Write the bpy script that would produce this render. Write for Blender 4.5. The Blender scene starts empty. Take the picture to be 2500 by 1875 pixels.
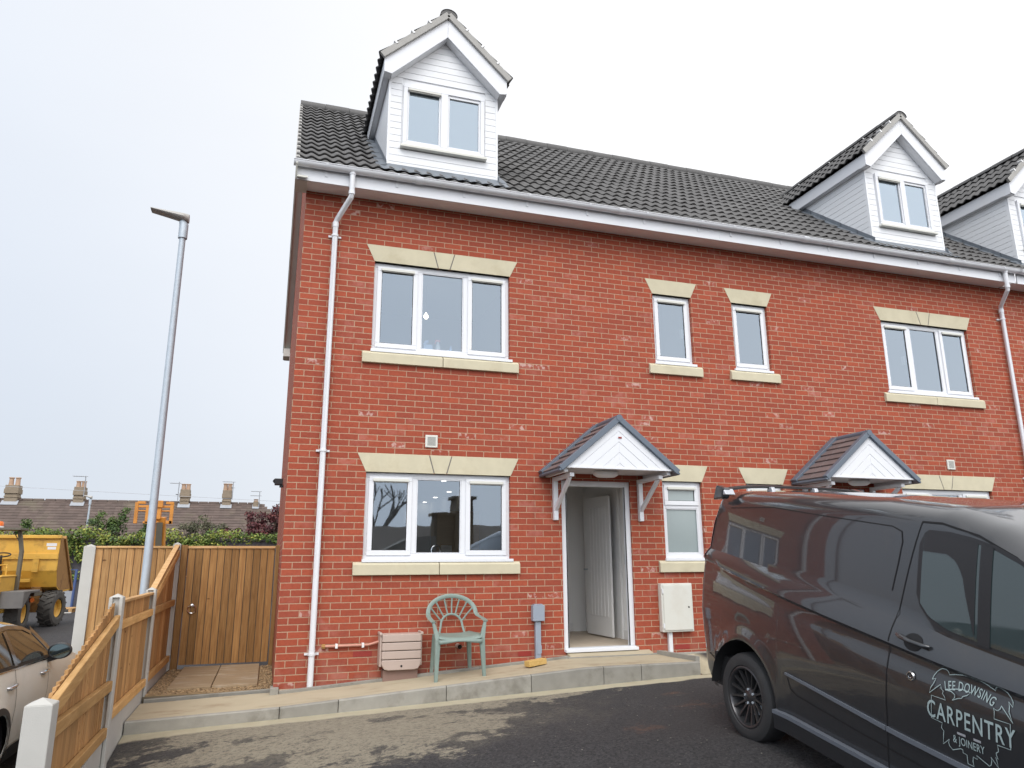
import bpy, bmesh, math, random
from mathutils import Vector, Matrix, noise
random.seed(7)
SC = bpy.context.scene
COL = SC.collection
R = math.radians

# ------------------------------------------------------------------ materials
def lin(c):
    return tuple(((v / 12.92) if v <= 0.04045 else ((v + 0.055) / 1.055) ** 2.4) for v in c)

class NT:
    """tiny node-building helper"""
    def __init__(s, name):
        s.mat = bpy.data.materials.new(name)
        s.mat.use_nodes = True
        s.t = s.mat.node_tree
        s.t.nodes.clear()
        s.out = s.t.nodes.new('ShaderNodeOutputMaterial')
    def n(s, typ, **kw):
        nd = s.t.nodes.new(typ)
        for k, v in kw.items():
            setattr(nd, k, v)
        return nd
    def put(s, sock, v):
        if isinstance(v, bpy.types.NodeSocket):
            s.t.links.new(v, sock)
        elif v is not None:
            if hasattr(sock.default_value, '__len__') and len(sock.default_value) == 4 and len(v) == 3:
                v = (*v, 1)
            sock.default_value = v
    def m(s, op, a, b=None, c=None):
        nd = s.n('ShaderNodeMath', operation=op)
        s.put(nd.inputs[0], a)
        if b is not None: s.put(nd.inputs[1], b)
        if c is not None: s.put(nd.inputs[2], c)
        return nd.outputs[0]
    def ss(s, x, a, b):
        nd = s.n('ShaderNodeMapRange', interpolation_type='SMOOTHSTEP')
        s.put(nd.inputs[0], x); s.put(nd.inputs[1], a); s.put(nd.inputs[2], b)
        return nd.outputs[0]
    def mix(s, f, a, b, blend='MIX'):
        nd = s.n('ShaderNodeMix', data_type='RGBA', blend_type=blend)
        s.put(nd.inputs[0], f); s.put(nd.inputs[6], a); s.put(nd.inputs[7], b)
        return nd.outputs[2]
    def noise(s, vec, scale, detail=3, rough=.55, dist=0, out=0):
        nd = s.n('ShaderNodeTexNoise')
        s.put(nd.inputs['Vector'], vec)
        nd.inputs['Scale'].default_value = scale
        nd.inputs['Detail'].default_value = detail
        nd.inputs['Roughness'].default_value = rough
        nd.inputs['Distortion'].default_value = dist
        return nd.outputs[out]
    def obj(s):
        return s.n('ShaderNodeTexCoord').outputs['Object']
    def xyz(s, v):
        nd = s.n('ShaderNodeSeparateXYZ'); s.put(nd.inputs[0], v)
        return nd.outputs[0], nd.outputs[1], nd.outputs[2]
    def comb(s, x=0., y=0., z=0.):
        nd = s.n('ShaderNodeCombineXYZ')
        for i, v in enumerate((x, y, z)): s.put(nd.inputs[i], v)
        return nd.outputs[0]
    def scale(s, v, k):
        nd = s.n('ShaderNodeVectorMath', operation='MULTIPLY'); s.put(nd.inputs[0], v); nd.inputs[1].default_value = k
        return nd.outputs[0]
    def attr(s, name='rnd'):
        return s.n('ShaderNodeAttribute', attribute_name=name).outputs['Fac']
    def bump(s, h, strength=.4, dist=.01):
        nd = s.n('ShaderNodeBump')
        nd.inputs['Strength'].default_value = strength
        nd.inputs['Distance'].default_value = dist
        s.put(nd.inputs['Height'], h)
        return nd.outputs[0]
    def bsdf(s, col, rough=.6, metal=0., normal=None, coat=0., spec=None, emit=None, es=0.):
        b = s.n('ShaderNodeBsdfPrincipled')
        s.put(b.inputs['Base Color'], col)
        s.put(b.inputs['Roughness'], rough)
        s.put(b.inputs['Metallic'], metal)
        if normal is not None: s.put(b.inputs['Normal'], normal)
        if coat:
            b.inputs['Coat Weight'].default_value = coat
            b.inputs['Coat IOR'].default_value = 1.52 if coat >= 1 else 1.5
            b.inputs['Coat Roughness'].default_value = .03
        if spec is not None: b.inputs['Specular IOR Level'].default_value = spec
        if emit is not None:
            s.put(b.inputs['Emission Color'], emit); b.inputs['Emission Strength'].default_value = es
        s.t.links.new(b.outputs[0], s.out.inputs[0])
        return s.mat

def mat(name, col, rough=.6, metal=0., var=.12, scale=6., bump=0., bscale=60., bdist=.004, rnd=0., coat=0., spec=None, stretch=(1, 1, 1), dirt=None, dirtamt=.3, dscale=2.):
    """one colour with cloudy variation, optional per-piece variation and bump"""
    t = NT(name)
    v = t.scale(t.obj(), stretch)
    nz = t.noise(v, scale, 4)
    k = t.m('ADD', 1 - var, t.m('MULTIPLY', nz, 2 * var))
    if rnd:
        k = t.m('MULTIPLY', k, t.m('ADD', 1 - rnd, t.m('MULTIPLY', t.attr(), 2 * rnd)))
    c = t.mix(1., col, t.comb(k, k, k), 'MULTIPLY')
    if dirt is not None:
        d = t.ss(t.noise(v, dscale, 6, .65), .5, .72)
        c = t.mix(t.m('MULTIPLY', d, dirtamt), c, dirt)
    nm = t.bump(t.noise(v, bscale, 3), bump, bdist) if bump else None
    rr = t.m('ADD', rough - .05, t.m('MULTIPLY', nz, .1))
    return t.bsdf(c, rr, metal, nm, coat, spec)

def mat_brick():
    t = NT('brick')
    x, y, z = t.xyz(t.obj())
    # gentle waviness of the courses
    wob = t.m('MULTIPLY', t.m('SUBTRACT', t.noise(t.obj(), 1.3, 2), .5), .006)
    u = t.m('ADD', t.m('ADD', x, y), wob)
    zz = t.m('ADD', z, t.m('MULTIPLY', wob, .6))
    rw = t.m('DIVIDE', zz, .075)
    row = t.m('FLOOR', rw)
    par = t.m('FLOORED_MODULO', row, 2.)
    r0 = t.n('ShaderNodeTexWhiteNoise', noise_dimensions='1D'); t.put(r0.inputs['W'], row)
    uu = t.m('ADD', t.m('ADD', t.m('DIVIDE', u, .225), t.m('MULTIPLY', par, .5)), t.m('MULTIPLY', t.m('SUBTRACT', r0.outputs[0], .5), .06))
    col = t.m('FLOOR', uu)
    fx = t.m('MULTIPLY', t.m('FRACT', uu), .225)
    fz = t.m('MULTIPLY', t.m('FRACT', rw), .075)
    ex = t.m('MINIMUM', fx, t.m('SUBTRACT', .225, fx))
    ez = t.m('MINIMUM', fz, t.m('SUBTRACT', .075, fz))
    e = t.m('MINIMUM', ex, ez)
    fine = t.noise(t.obj(), 40., 3)
    e2 = t.m('ADD', e, t.m('MULTIPLY', t.m('SUBTRACT', fine, .5), .006))
    brk = t.ss(e2, .0034, .0062)
    wn = t.n('ShaderNodeTexWhiteNoise', noise_dimensions='2D')
    t.put(wn.inputs['Vector'], t.comb(col, row, 0.))
    r1 = wn.outputs[0]
    wn2 = t.n('ShaderNodeTexWhiteNoise', noise_dimensions='2D')
    t.put(wn2.inputs['Vector'], t.comb(t.m('ADD', col, 57.3), row, 0.))
    r2 = wn2.outputs[0]
    base = t.mix(r1, (.332, .072, .037), (.266, .060, .036))
    base = t.mix(t.ss(r1, .72, .9), base, (.360, .080, .041))
    mott = t.noise(t.obj(), 26., 4, .6)
    base = t.mix(t.m('MULTIPLY', t.ss(mott, .42, .75), .4), base, (.20, .036, .026))
    # lime bloom: pinkish bricks scattered singly and in loose drifts
    drift = t.noise(t.obj(), .75, 3)
    bl = t.m('MULTIPLY', t.ss(t.m('ADD', r2, t.m('MULTIPLY', t.m('SUBTRACT', drift, .5), 1.5)), .80, 1.12), t.ss(t.noise(t.obj(), 9., 4, .6), .34, .66))
    base = t.mix(t.m('MULTIPLY', bl, .58), base, (.43, .17, .135))
    wh = t.m('MULTIPLY', t.ss(r2, .965, .985), t.ss(t.noise(t.obj(), 14., 3), .5, .62))
    base = t.mix(t.m('MULTIPLY', wh, .55), base, (.62, .47, .42))
    mort = t.mix(t.noise(t.obj(), 12., 4), (.35, .22, .145), (.46, .315, .215))
    # smeared joints here and there
    low = t.ss(z, -.55, -1.15)
    mort = t.mix(t.m('MULTIPLY', t.ss(t.noise(t.obj(), 1.1, 3), .5, .7), .55), mort, (.36, .17, .11))
    base = t.mix(t.m('MULTIPLY', low, t.m('MULTIPLY', t.ss(t.noise(t.obj(), 3.2, 4), .42, .65), .38)), base, (.36, .19, .15))
    c = t.mix(brk, mort, base)
    big = t.m('ADD', .91, t.m('MULTIPLY', t.noise(t.scale(t.obj(), (1, 1, .6)), .55, 4, .6), .18))
    c = t.mix(1., c, t.comb(big, big, big), 'MULTIPLY')
    strk = t.m('MULTIPLY', t.ss(t.noise(t.scale(t.obj(), (5, 5, .35)), 1.5, 4, .6), .56, .74), t.ss(t.noise(t.obj(), .6, 2), .42, .6))
    c = t.mix(t.m('MULTIPLY', strk, .16), c, (.17, .06, .045))
    h = t.m('ADD', t.m('MULTIPLY', brk, .6), t.m('MULTIPLY', fine, .4))
    return t.bsdf(c, .82, 0., t.bump(h, .55, .006), spec=.25)

def mat_timber(name, ca, cb, axis='z'):
    t = NT(name)
    v = t.obj()
    st = {'z': (9, 9, .55), 'y': (9, .55, 9), 'x': (.55, 9, 9)}[axis]
    off = t.m('MULTIPLY', t.attr(), 37.)
    ad = t.n('ShaderNodeVectorMath', operation='ADD'); t.put(ad.inputs[0], v); t.put(ad.inputs[1], t.comb(off, off, off))
    sv = t.scale(ad.outputs[0], st)
    g = t.noise(sv, 5., 5, .6, .8)
    c = t.mix(t.ss(g, .3, .7), ca, cb)
    r = t.attr()
    k = t.m('ADD', .75, t.m('MULTIPLY', r, .44))
    c = t.mix(1., c, t.comb(k, k, k), 'MULTIPLY')
    kn = t.n('ShaderNodeTexVoronoi'); t.put(kn.inputs['Vector'], t.scale(ad.outputs[0], tuple(1 if a < 1 else .45 for a in st))); kn.inputs['Scale'].default_value = 5.5
    kk = t.ss(kn.outputs['Distance'], .085, .03)
    c = t.mix(t.m('MULTIPLY', kk, .85), c, (.085, .035, .014))
    stn = t.ss(t.noise(v, 2.1, 4), .5, .75)
    c = t.mix(t.m('MULTIPLY', stn, .3), c, (.16, .09, .03))
    return t.bsdf(c, .75, 0., t.bump(g, .25, .003), spec=.25)

def mat_asphalt(name, stains):
    t = NT(name)
    v = t.obj()
    x, y, z = t.xyz(v)
    sp = t.ss(t.noise(v, 38., 7, .82), .3, .7)
    c = t.mix(sp, (.016, .016, .018), (.115, .110, .112))
    c = t.mix(t.m('MULTIPLY', t.ss(t.noise(v, 1.1, 5), .42, .7), .5), c, (.058, .054, .055))
    chips = t.n('ShaderNodeTexVoronoi'); t.put(chips.inputs['Vector'], v); chips.inputs['Scale'].default_value = 15.
    hit = t.m('MULTIPLY', t.ss(chips.outputs['Distance'], .13, .07), t.ss(t.xyz(chips.outputs['Color'])[0], .78, .82))
    c = t.mix(hit, c, (.34, .32, .27))
    ch2 = t.n('ShaderNodeTexVoronoi'); t.put(ch2.inputs['Vector'], v); ch2.inputs['Scale'].default_value = 55.
    c = t.mix(t.m('MULTIPLY', t.m('MULTIPLY', t.ss(ch2.outputs['Distance'], .35, .15), t.ss(t.xyz(ch2.outputs['Color'])[1], .8, .9)), .5), c, (.22, .21, .19))
    if stains:
        w = t.noise(t.scale(v, (1, 1.35, 1)), 2.3, 10, .72, .2)
        def blob(cx, cy, ax, ay, k=1.):
            dx = t.m('DIVIDE', t.m('SUBTRACT', x, cx), ax); dy = t.m('DIVIDE', t.m('SUBTRACT', y, cy), ay)
            return t.m('MULTIPLY', t.m('SUBTRACT', 1., t.m('SQRT', t.m('ADD', t.m('MULTIPLY', dx, dx), t.m('MULTIPLY', dy, dy)))), k)
        b = t.m('MAXIMUM', t.m('MAXIMUM', blob(1.0, -1.95, 1.15, .75), blob(1.6, -1.15, 1.6, .36)), t.m('MAXIMUM', blob(.1, -1.3, 1.1, .36, .95), blob(-.2, -1.85, .85, .35, .7)))
        gm = t.m('ADD', t.m('ADD', t.m('MULTIPLY', b, .85), .04), t.m('MULTIPLY', t.m('SUBTRACT', w, .5), 3.0))
        mud = t.ss(gm, .0, .28)
        fr = t.noise(t.scale(v, (1, 1.5, 1)), 26., 7, .85)
        mud = t.m('MULTIPLY', mud, t.ss(t.m('ADD', fr, t.m('MULTIPLY', mud, .10)), .46, .60))
        gr2 = t.noise(t.scale(v, (1, 1.8, 1)), 13., 8, .86)
        mud = t.m('MULTIPLY', mud, t.m('ADD', .30, t.m('MULTIPLY', t.ss(gr2, .38, .50), .70)))
        mc = t.mix(t.noise(v, 9., 7, .75), (.34, .30, .225), (.48, .425, .325))
        dust = t.m('MULTIPLY', t.ss(t.m('ADD', t.m('MULTIPLY', t.m('MAXIMUM', blob(.9, -1.7, 2.6, 1.3), blob(.3, -1.3, 2.0, .8)), .8), t.m('MULTIPLY', t.m('SUBTRACT', t.noise(v, 1.6, 6, .7), .5), 1.1)), .0, .75), t.ss(t.noise(v, 22., 6, .8), .30, .62))
        c = t.mix(t.m('MULTIPLY', dust, .62), c, (.31, .275, .21))
        c = t.mix(t.m('MULTIPLY', mud, .9), c, mc)
        small = t.ss(t.noise(t.scale(v, (1, 2.4, 1)), 5.2, 6, .6), .66, .74)
        near = t.ss(y, -3.2, -1.6)
        c = t.mix(t.m('MULTIPLY', t.m('MULTIPLY', small, near), .55), c, (.27, .24, .19))
        # cement haunching smeared along the kerb foot
        hd = t.m('ADD', t.m('ADD', y, 1.10), t.m('MULTIPLY', t.m('SUBTRACT', t.noise(v, 3.3, 5), .5), .16))
        hau = t.m('MULTIPLY', t.ss(hd, -.03, .03), t.ss(x, 5.3, 5.1))
        c = t.mix(hau, c, t.mix(t.noise(v, 7., 5), (.52, .455, .31), (.70, .635, .47)))
        # brick dust by the van
        bd = t.m('ADD', t.m('MULTIPLY', t.m('MAXIMUM', t.m('MAXIMUM', blob(3.8, -2.3, .42, .28), blob(3.95, -1.7, .4, .15)), blob(2.95, -2.9, .3, .3)), .5), t.m('MULTIPLY', t.m('SUBTRACT', t.noise(v, 6., 6, .7), .5), 1.8))
        c = t.mix(t.m('MULTIPLY', t.ss(bd, .2, .8), .45), c, (.26, .125, .075))
    return t.bsdf(c, t.m('ADD', .72, t.m('MULTIPLY', sp, .2)), 0., t.bump(sp, 1., .010), spec=.3)

def mat_glass(name, tint=(.80, .86, .88), refl=1.9, base=.15):
    t = NT(name)
    fr = t.n('ShaderNodeFresnel'); fr.inputs[0].default_value = 1.5
    f = t.m('MINIMUM', 1., t.m('ADD', base, t.m('MULTIPLY', fr.outputs[0], refl)))
    tr = t.n('ShaderNodeBsdfTransparent'); tr.inputs[0].default_value = (*tint, 1)
    gl = t.n('ShaderNodeBsdfGlossy'); gl.inputs[0].default_value = (.75, .87, 1, 1); gl.inputs['Roughness'].default_value = .015
    wv = t.noise(t.obj(), 1.1, 2)
    t.put(gl.inputs['Normal'], t.bump(wv, .11, .02))
    mx = t.n('ShaderNodeMixShader')
    t.put(mx.inputs[0], f); t.t.links.new(tr.outputs[0], mx.inputs[1]); t.t.links.new(gl.outputs[0], mx.inputs[2])
    t.t.links.new(mx.outputs[0], t.out.inputs[0])
    return t.mat

def mat_emit(name, col, st):
    t = NT(name)
    e = t.n('ShaderNodeEmission'); e.inputs[0].default_value = (*col, 1); e.inputs[1].default_value = st
    t.t.links.new(e.outputs[0], t.out.inputs[0])
    return t.mat

def mat_leaf(name, c0, c1, c2):
    t = NT(name)
    r = t.attr()
    c = t.mix(t.ss(r, 0., .55), c0, c1)
    c = t.mix(t.ss(r, .55, 1.), c, c2)
    return t.bsdf(c, .55, 0., None, spec=.35)

def mat_paint(name, col, metal=0., flake=0.):
    t = NT(name)
    v = t.obj()
    c = col
    if flake:
        c = t.mix(t.noise(v, 900., 1), tuple(k * (1 - flake) for k in col), tuple(k * (1 + flake) for k in col))
    d = t.ss(t.noise(v, 3., 6, .65), .52, .8)
    c = t.mix(t.m('MULTIPLY', d, .12), c, (.10, .085, .065))
    return t.bsdf(c, t.m('ADD', .30, t.m('MULTIPLY', d, .15)), metal, None, 1.)

M = {}
M['brick'] = mat_brick()
M['stone'] = mat('cast_stone', (.55, .50, .365), .85, var=.14, scale=4.5, bump=.45, bscale=160, bdist=.002, spec=.2, dirt=(.40, .345, .23), dirtamt=.4, dscale=2.2)
M['upvc'] = mat('white_upvc', (.70, .71, .735), .33, var=.03, scale=2, spec=.45, dirt=(.60, .57, .52), dirtamt=.16)
M['upvc_dull'] = mat('cream_upvc', (.62, .615, .56), .45, var=.05, scale=2, spec=.4, dirt=(.48, .43, .35), dirtamt=.3)
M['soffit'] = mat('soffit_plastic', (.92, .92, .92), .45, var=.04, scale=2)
M['clad'] = mat('white_cladding', (.74, .75, .765), .42, var=.03, scale=1.5, rnd=.02, spec=.4, dirt=(.55, .55, .53), dirtamt=.12)
M['tile'] = mat('roof_tile', (.088, .085, .083), .62, var=.22, scale=7, bump=.35, bscale=110, bdist=.003, rnd=.16, spec=.55, dirt=(.15, .145, .14), dirtamt=.3, dscale=3)
M['verge'] = mat('verge_mortar', (.36, .35, .33), .85, var=.15, scale=8, bump=.4, bscale=60)
M['lead'] = mat('lead_flashing', (.17, .19, .215), .5, metal=.3, var=.3, scale=5, bump=.3, bscale=9, bdist=.01, dirt=(.30, .32, .34), dirtamt=.5)
M['grp'] = mat('grey_canopy_trim', (.105, .13, .165), .45, var=.1, scale=3, spec=.5)
M['grp_tile'] = mat('brown_canopy_tile', (.155, .125, .122), .6, var=.2, scale=9, rnd=.12, bump=.3, bscale=90)
M['concrete'] = mat('kerb_concrete', (.285, .272, .24), .88, var=.22, scale=7, bump=.5, bscale=90, bdist=.004, rnd=.14, spec=.2, dirt=(.14, .125, .10), dirtamt=.62, dscale=2.6)
M['post'] = mat('post_concrete', (.47, .46, .43), .85, var=.12, scale=4, bump=.35, bscale=120, bdist=.003, spec=.2, dirt=(.36, .33, .27), dirtamt=.4)
M['path'] = mat('path_concrete', (.43, .37, .265), .9, var=.14, scale=2.4, bump=.3, bscale=140, bdist=.003, spec=.2, dirt=(.29, .22, .145), dirtamt=.75, dscale=1.6, stretch=(1, 2, 1))
M['slab'] = mat('paving_slab', (.31, .225, .135), .85, var=.25, scale=3, bump=.4, bscale=40, bdist=.006, rnd=.1, dirt=(.50, .44, .36), dirtamt=.6, dscale=2.6, stretch=(1, 2.2, 1))
M['pebble'] = mat('gravel', (.27, .185, .10), .8, var=.3, scale=30, rnd=.5)
M['boards'] = mat_timber('fence_board', (.50, .295, .125), (.36, .19, .075), 'z')
M['gateboards'] = mat_timber('gate_board', (.40, .225, .085), (.27, .14, .052), 'z')
M['rail'] = mat_timber('fence_rail', (.62, .385, .165), (.50, .285, .105), 'y')
M['railx'] = mat_timber('cap_rail', (.62, .40, .20), (.50, .29, .12), 'x')
M['fresh'] = mat_timber('sawn_timber', (.60, .40, .15), (.50, .32, .10), 'x')
M['tar'] = mat_asphalt('forecourt_tarmac', True)
M['road'] = mat_asphalt('road_asphalt', False)
M['earth'] = mat('bare_earth', (.16, .13, .09), .95, var=.3, scale=3)
M['glass'] = mat_glass('window_glass')
M['glass_kit'] = mat_glass('kitchen_glass', (.88, .90, .90), 1.9, .12)
M['frost'] = mat('frosted_glass', (.26, .31, .31), .18, var=.1, scale=1.2, spec=.8)
M['room'] = mat('plaster', (.60, .60, .60), .9, var=.04, scale=1)
M['hall'] = mat('hall_plaster', (.90, .885, .86), .9, var=.04, scale=1)
M['kitchen'] = mat('kitchen_plaster', (.50, .48, .45), .9, var=.1, scale=1)
M['wood'] = mat('light_wood', (.42, .28, .15), .5, var=.2, scale=4, stretch=(1, 8, 8))
M['hallfloor'] = mat('hall_floor', (.55, .46, .36), .6, var=.15, scale=3, stretch=(6, .7, 1))
M['inner_door'] = mat('white_gloss_door', (.82, .81, .79), .4, var=.03)
M['chrome'] = mat('chrome', (.75, .76, .78), .15, 1., var=.05)
M['steel'] = mat('galvanised_steel', (.42, .47, .52), .5, .25, var=.15, scale=14, dirt=(.50, .52, .55), dirtamt=.3, dscale=8)
M['steel_pale'] = mat('painted_lamp_head', (.40, .385, .36), .5, .0, var=.1)
M['chair'] = mat('green_plastic', (.205, .262, .232), .45, var=.15, scale=5, rnd=0, spec=.4, dirt=(.30, .36, .33), dirtamt=.45, dscale=4)
M['beige_box'] = mat('beige_plastic', (.46, .365, .315), .5, var=.05, spec=.35, dirt=(.36, .25, .2), dirtamt=.25)
M['beige_dark'] = mat('beige_plinth', (.24, .15, .12), .7, var=.08)
M['copper'] = mat('copper_pipe', (.50, .24, .18), .5, .2, var=.2)
M['grey_plastic'] = mat('grey_plastic', (.29, .33, .39), .4, var=.04)
M['airbrick'] = mat('air_brick', (.27, .028, .020), .5, var=.1)
M['black'] = mat('black_plastic', (.018, .018, .020), .45, var=.1)
M['dark'] = mat('dark_void', (.008, .008, .009), .8, var=.1)
M['rubber'] = mat('tyre_rubber', (.026, .026, .027), .72, var=.2, scale=12, bump=.3, bscale=90, dirt=(.075, .07, .06), dirtamt=.4)
M['alloy'] = mat('dark_alloy', (.085, .085, .09), .30, .75, var=.12)
M['van'] = mat_paint('dark_grey_metallic', (.029, .031, .035), .35, .3)
M['vanseam'] = mat('panel_gap', (.006, .006, .007), .7)
M['vanglass'] = mat('tinted_glass', (.035, .052, .053), .03, var=.05, spec=1.)
M['redlens'] = mat('red_lens', (.45, .02, .02), .15, var=.05, coat=1.)
M['decal'] = mat('vinyl_lettering', (.33, .41, .41), .5, var=.08)
M['silver'] = mat('silver_plastic', (.44, .45, .48), .35, .3, var=.05)
M['strip'] = mat('rubbing_strip', (.13, .145, .17), .38, .1, var=.06)
M['cream'] = mat_paint('cream_car_paint', (.88, .885, .84), .0)
M['cream'].node_tree.nodes['Principled BSDF'].inputs['Coat Weight'].default_value = .12
M['carglass'] = mat_glass('car_glass', (.30, .33, .30), 1.6, .05)
M['carint'] = mat('car_interior', (.13, .115, .10), .8, var=.3)
M['yellow'] = mat('plant_yellow', (.70, .40, .06), .5, var=.15, scale=3, dirt=(.24, .12, .03), dirtamt=.5, dscale=3.5)
M['rust'] = mat('rusty_steel', (.36, .19, .06), .8, var=.3, scale=5, dirt=(.10, .045, .02), dirtamt=.8, dscale=5)
M['orange'] = mat('plant_orange', (.62, .25, .035), .5, var=.15, dirt=(.25, .1, .02), dirtamt=.5)
M['amber'] = mat('amber_lens', (.75, .16, .02), .2, var=.05)
M['olive'] = mat('olive_steel', (.13, .115, .085), .7, var=.2)
M['mudgrey'] = mat('muddy_guard', (.15, .14, .13), .8, var=.2)
M['plantrubber'] = mat('muddy_tyre', (.085, .08, .072), .9, var=.35, scale=6)
M['wallbrick'] = mat('old_dark_brick', (.075, .070, .078), .9, var=.3, scale=9, bump=.5, bscale=14, bdist=.01)
M['oldroof'] = mat('old_roof_tile', (.110, .080, .068), .85, var=.25, scale=2.2, rnd=.17, bump=.3, bscale=20, bdist=.01, dirt=(.17, .15, .10), dirtamt=.5, dscale=.8)
M['chimney'] = mat('chimney_brick', (.25, .20, .145), .9, var=.25, scale=10, bump=.4, bscale=12, bdist=.01)
M['pot'] = mat('chimney_pot', (.42, .28, .19), .8, var=.2)
M['render'] = mat('pale_render', (.42, .39, .34), .9, var=.1)
M['wire'] = mat('cable_grey', (.42, .43, .45), .6)
M['aerial'] = mat('aerial_metal', (.30, .31, .33), .5, .4)
M['board'] = mat('grey_board', (.33, .345, .37), .7, var=.1)
M['blue'] = mat('blue_pole', (.06, .10, .24), .5, var=.1)
M['bark'] = mat('bark', (.10, .078, .058), .9, var=.3, scale=10)
M['pale_bark'] = mat('pale_bark', (.26, .245, .23), .9, var=.2)  # bark lightened to stand in for haze on the reflected tree
M['ivy'] = mat_leaf('ivy_leaf', (.05, .10, .022), (.16, .215, .042), (.40, .39, .08))
M['green'] = mat_leaf('shrub_leaf', (.04, .075, .022), (.085, .14, .035), (.15, .20, .055))
M['dullgreen'] = mat_leaf('dull_leaf', (.07, .075, .045), (.11, .115, .065), (.16, .15, .08))
M['redleaf'] = mat_leaf('red_leaf', (.055, .018, .022), (.11, .032, .035), (.17, .055, .048))
M['red'] = mat('red_plastic', (.60, .10, .07), .4)
M['paleblue'] = mat('pale_blue_plastic', (.38, .52, .74), .5)
M['white'] = mat('white_plastic', (.75, .75, .75), .4, var=.03)
M['bulb'] = mat_emit('bulb_glow', (1., .86, .62), 9.)
M['spot'] = mat_emit('ceiling_spot', (1., .95, .85), 9.)
# ------------------------------------------------------------------ mesh building
def frame(d):
    d = Vector(d).normalized()
    a = Vector((0, 0, 1)) if abs(d.z) < .95 else Vector((1, 0, 0))
    x = d.cross(a).normalized()
    return x, x.cross(d).normalized(), d

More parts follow.
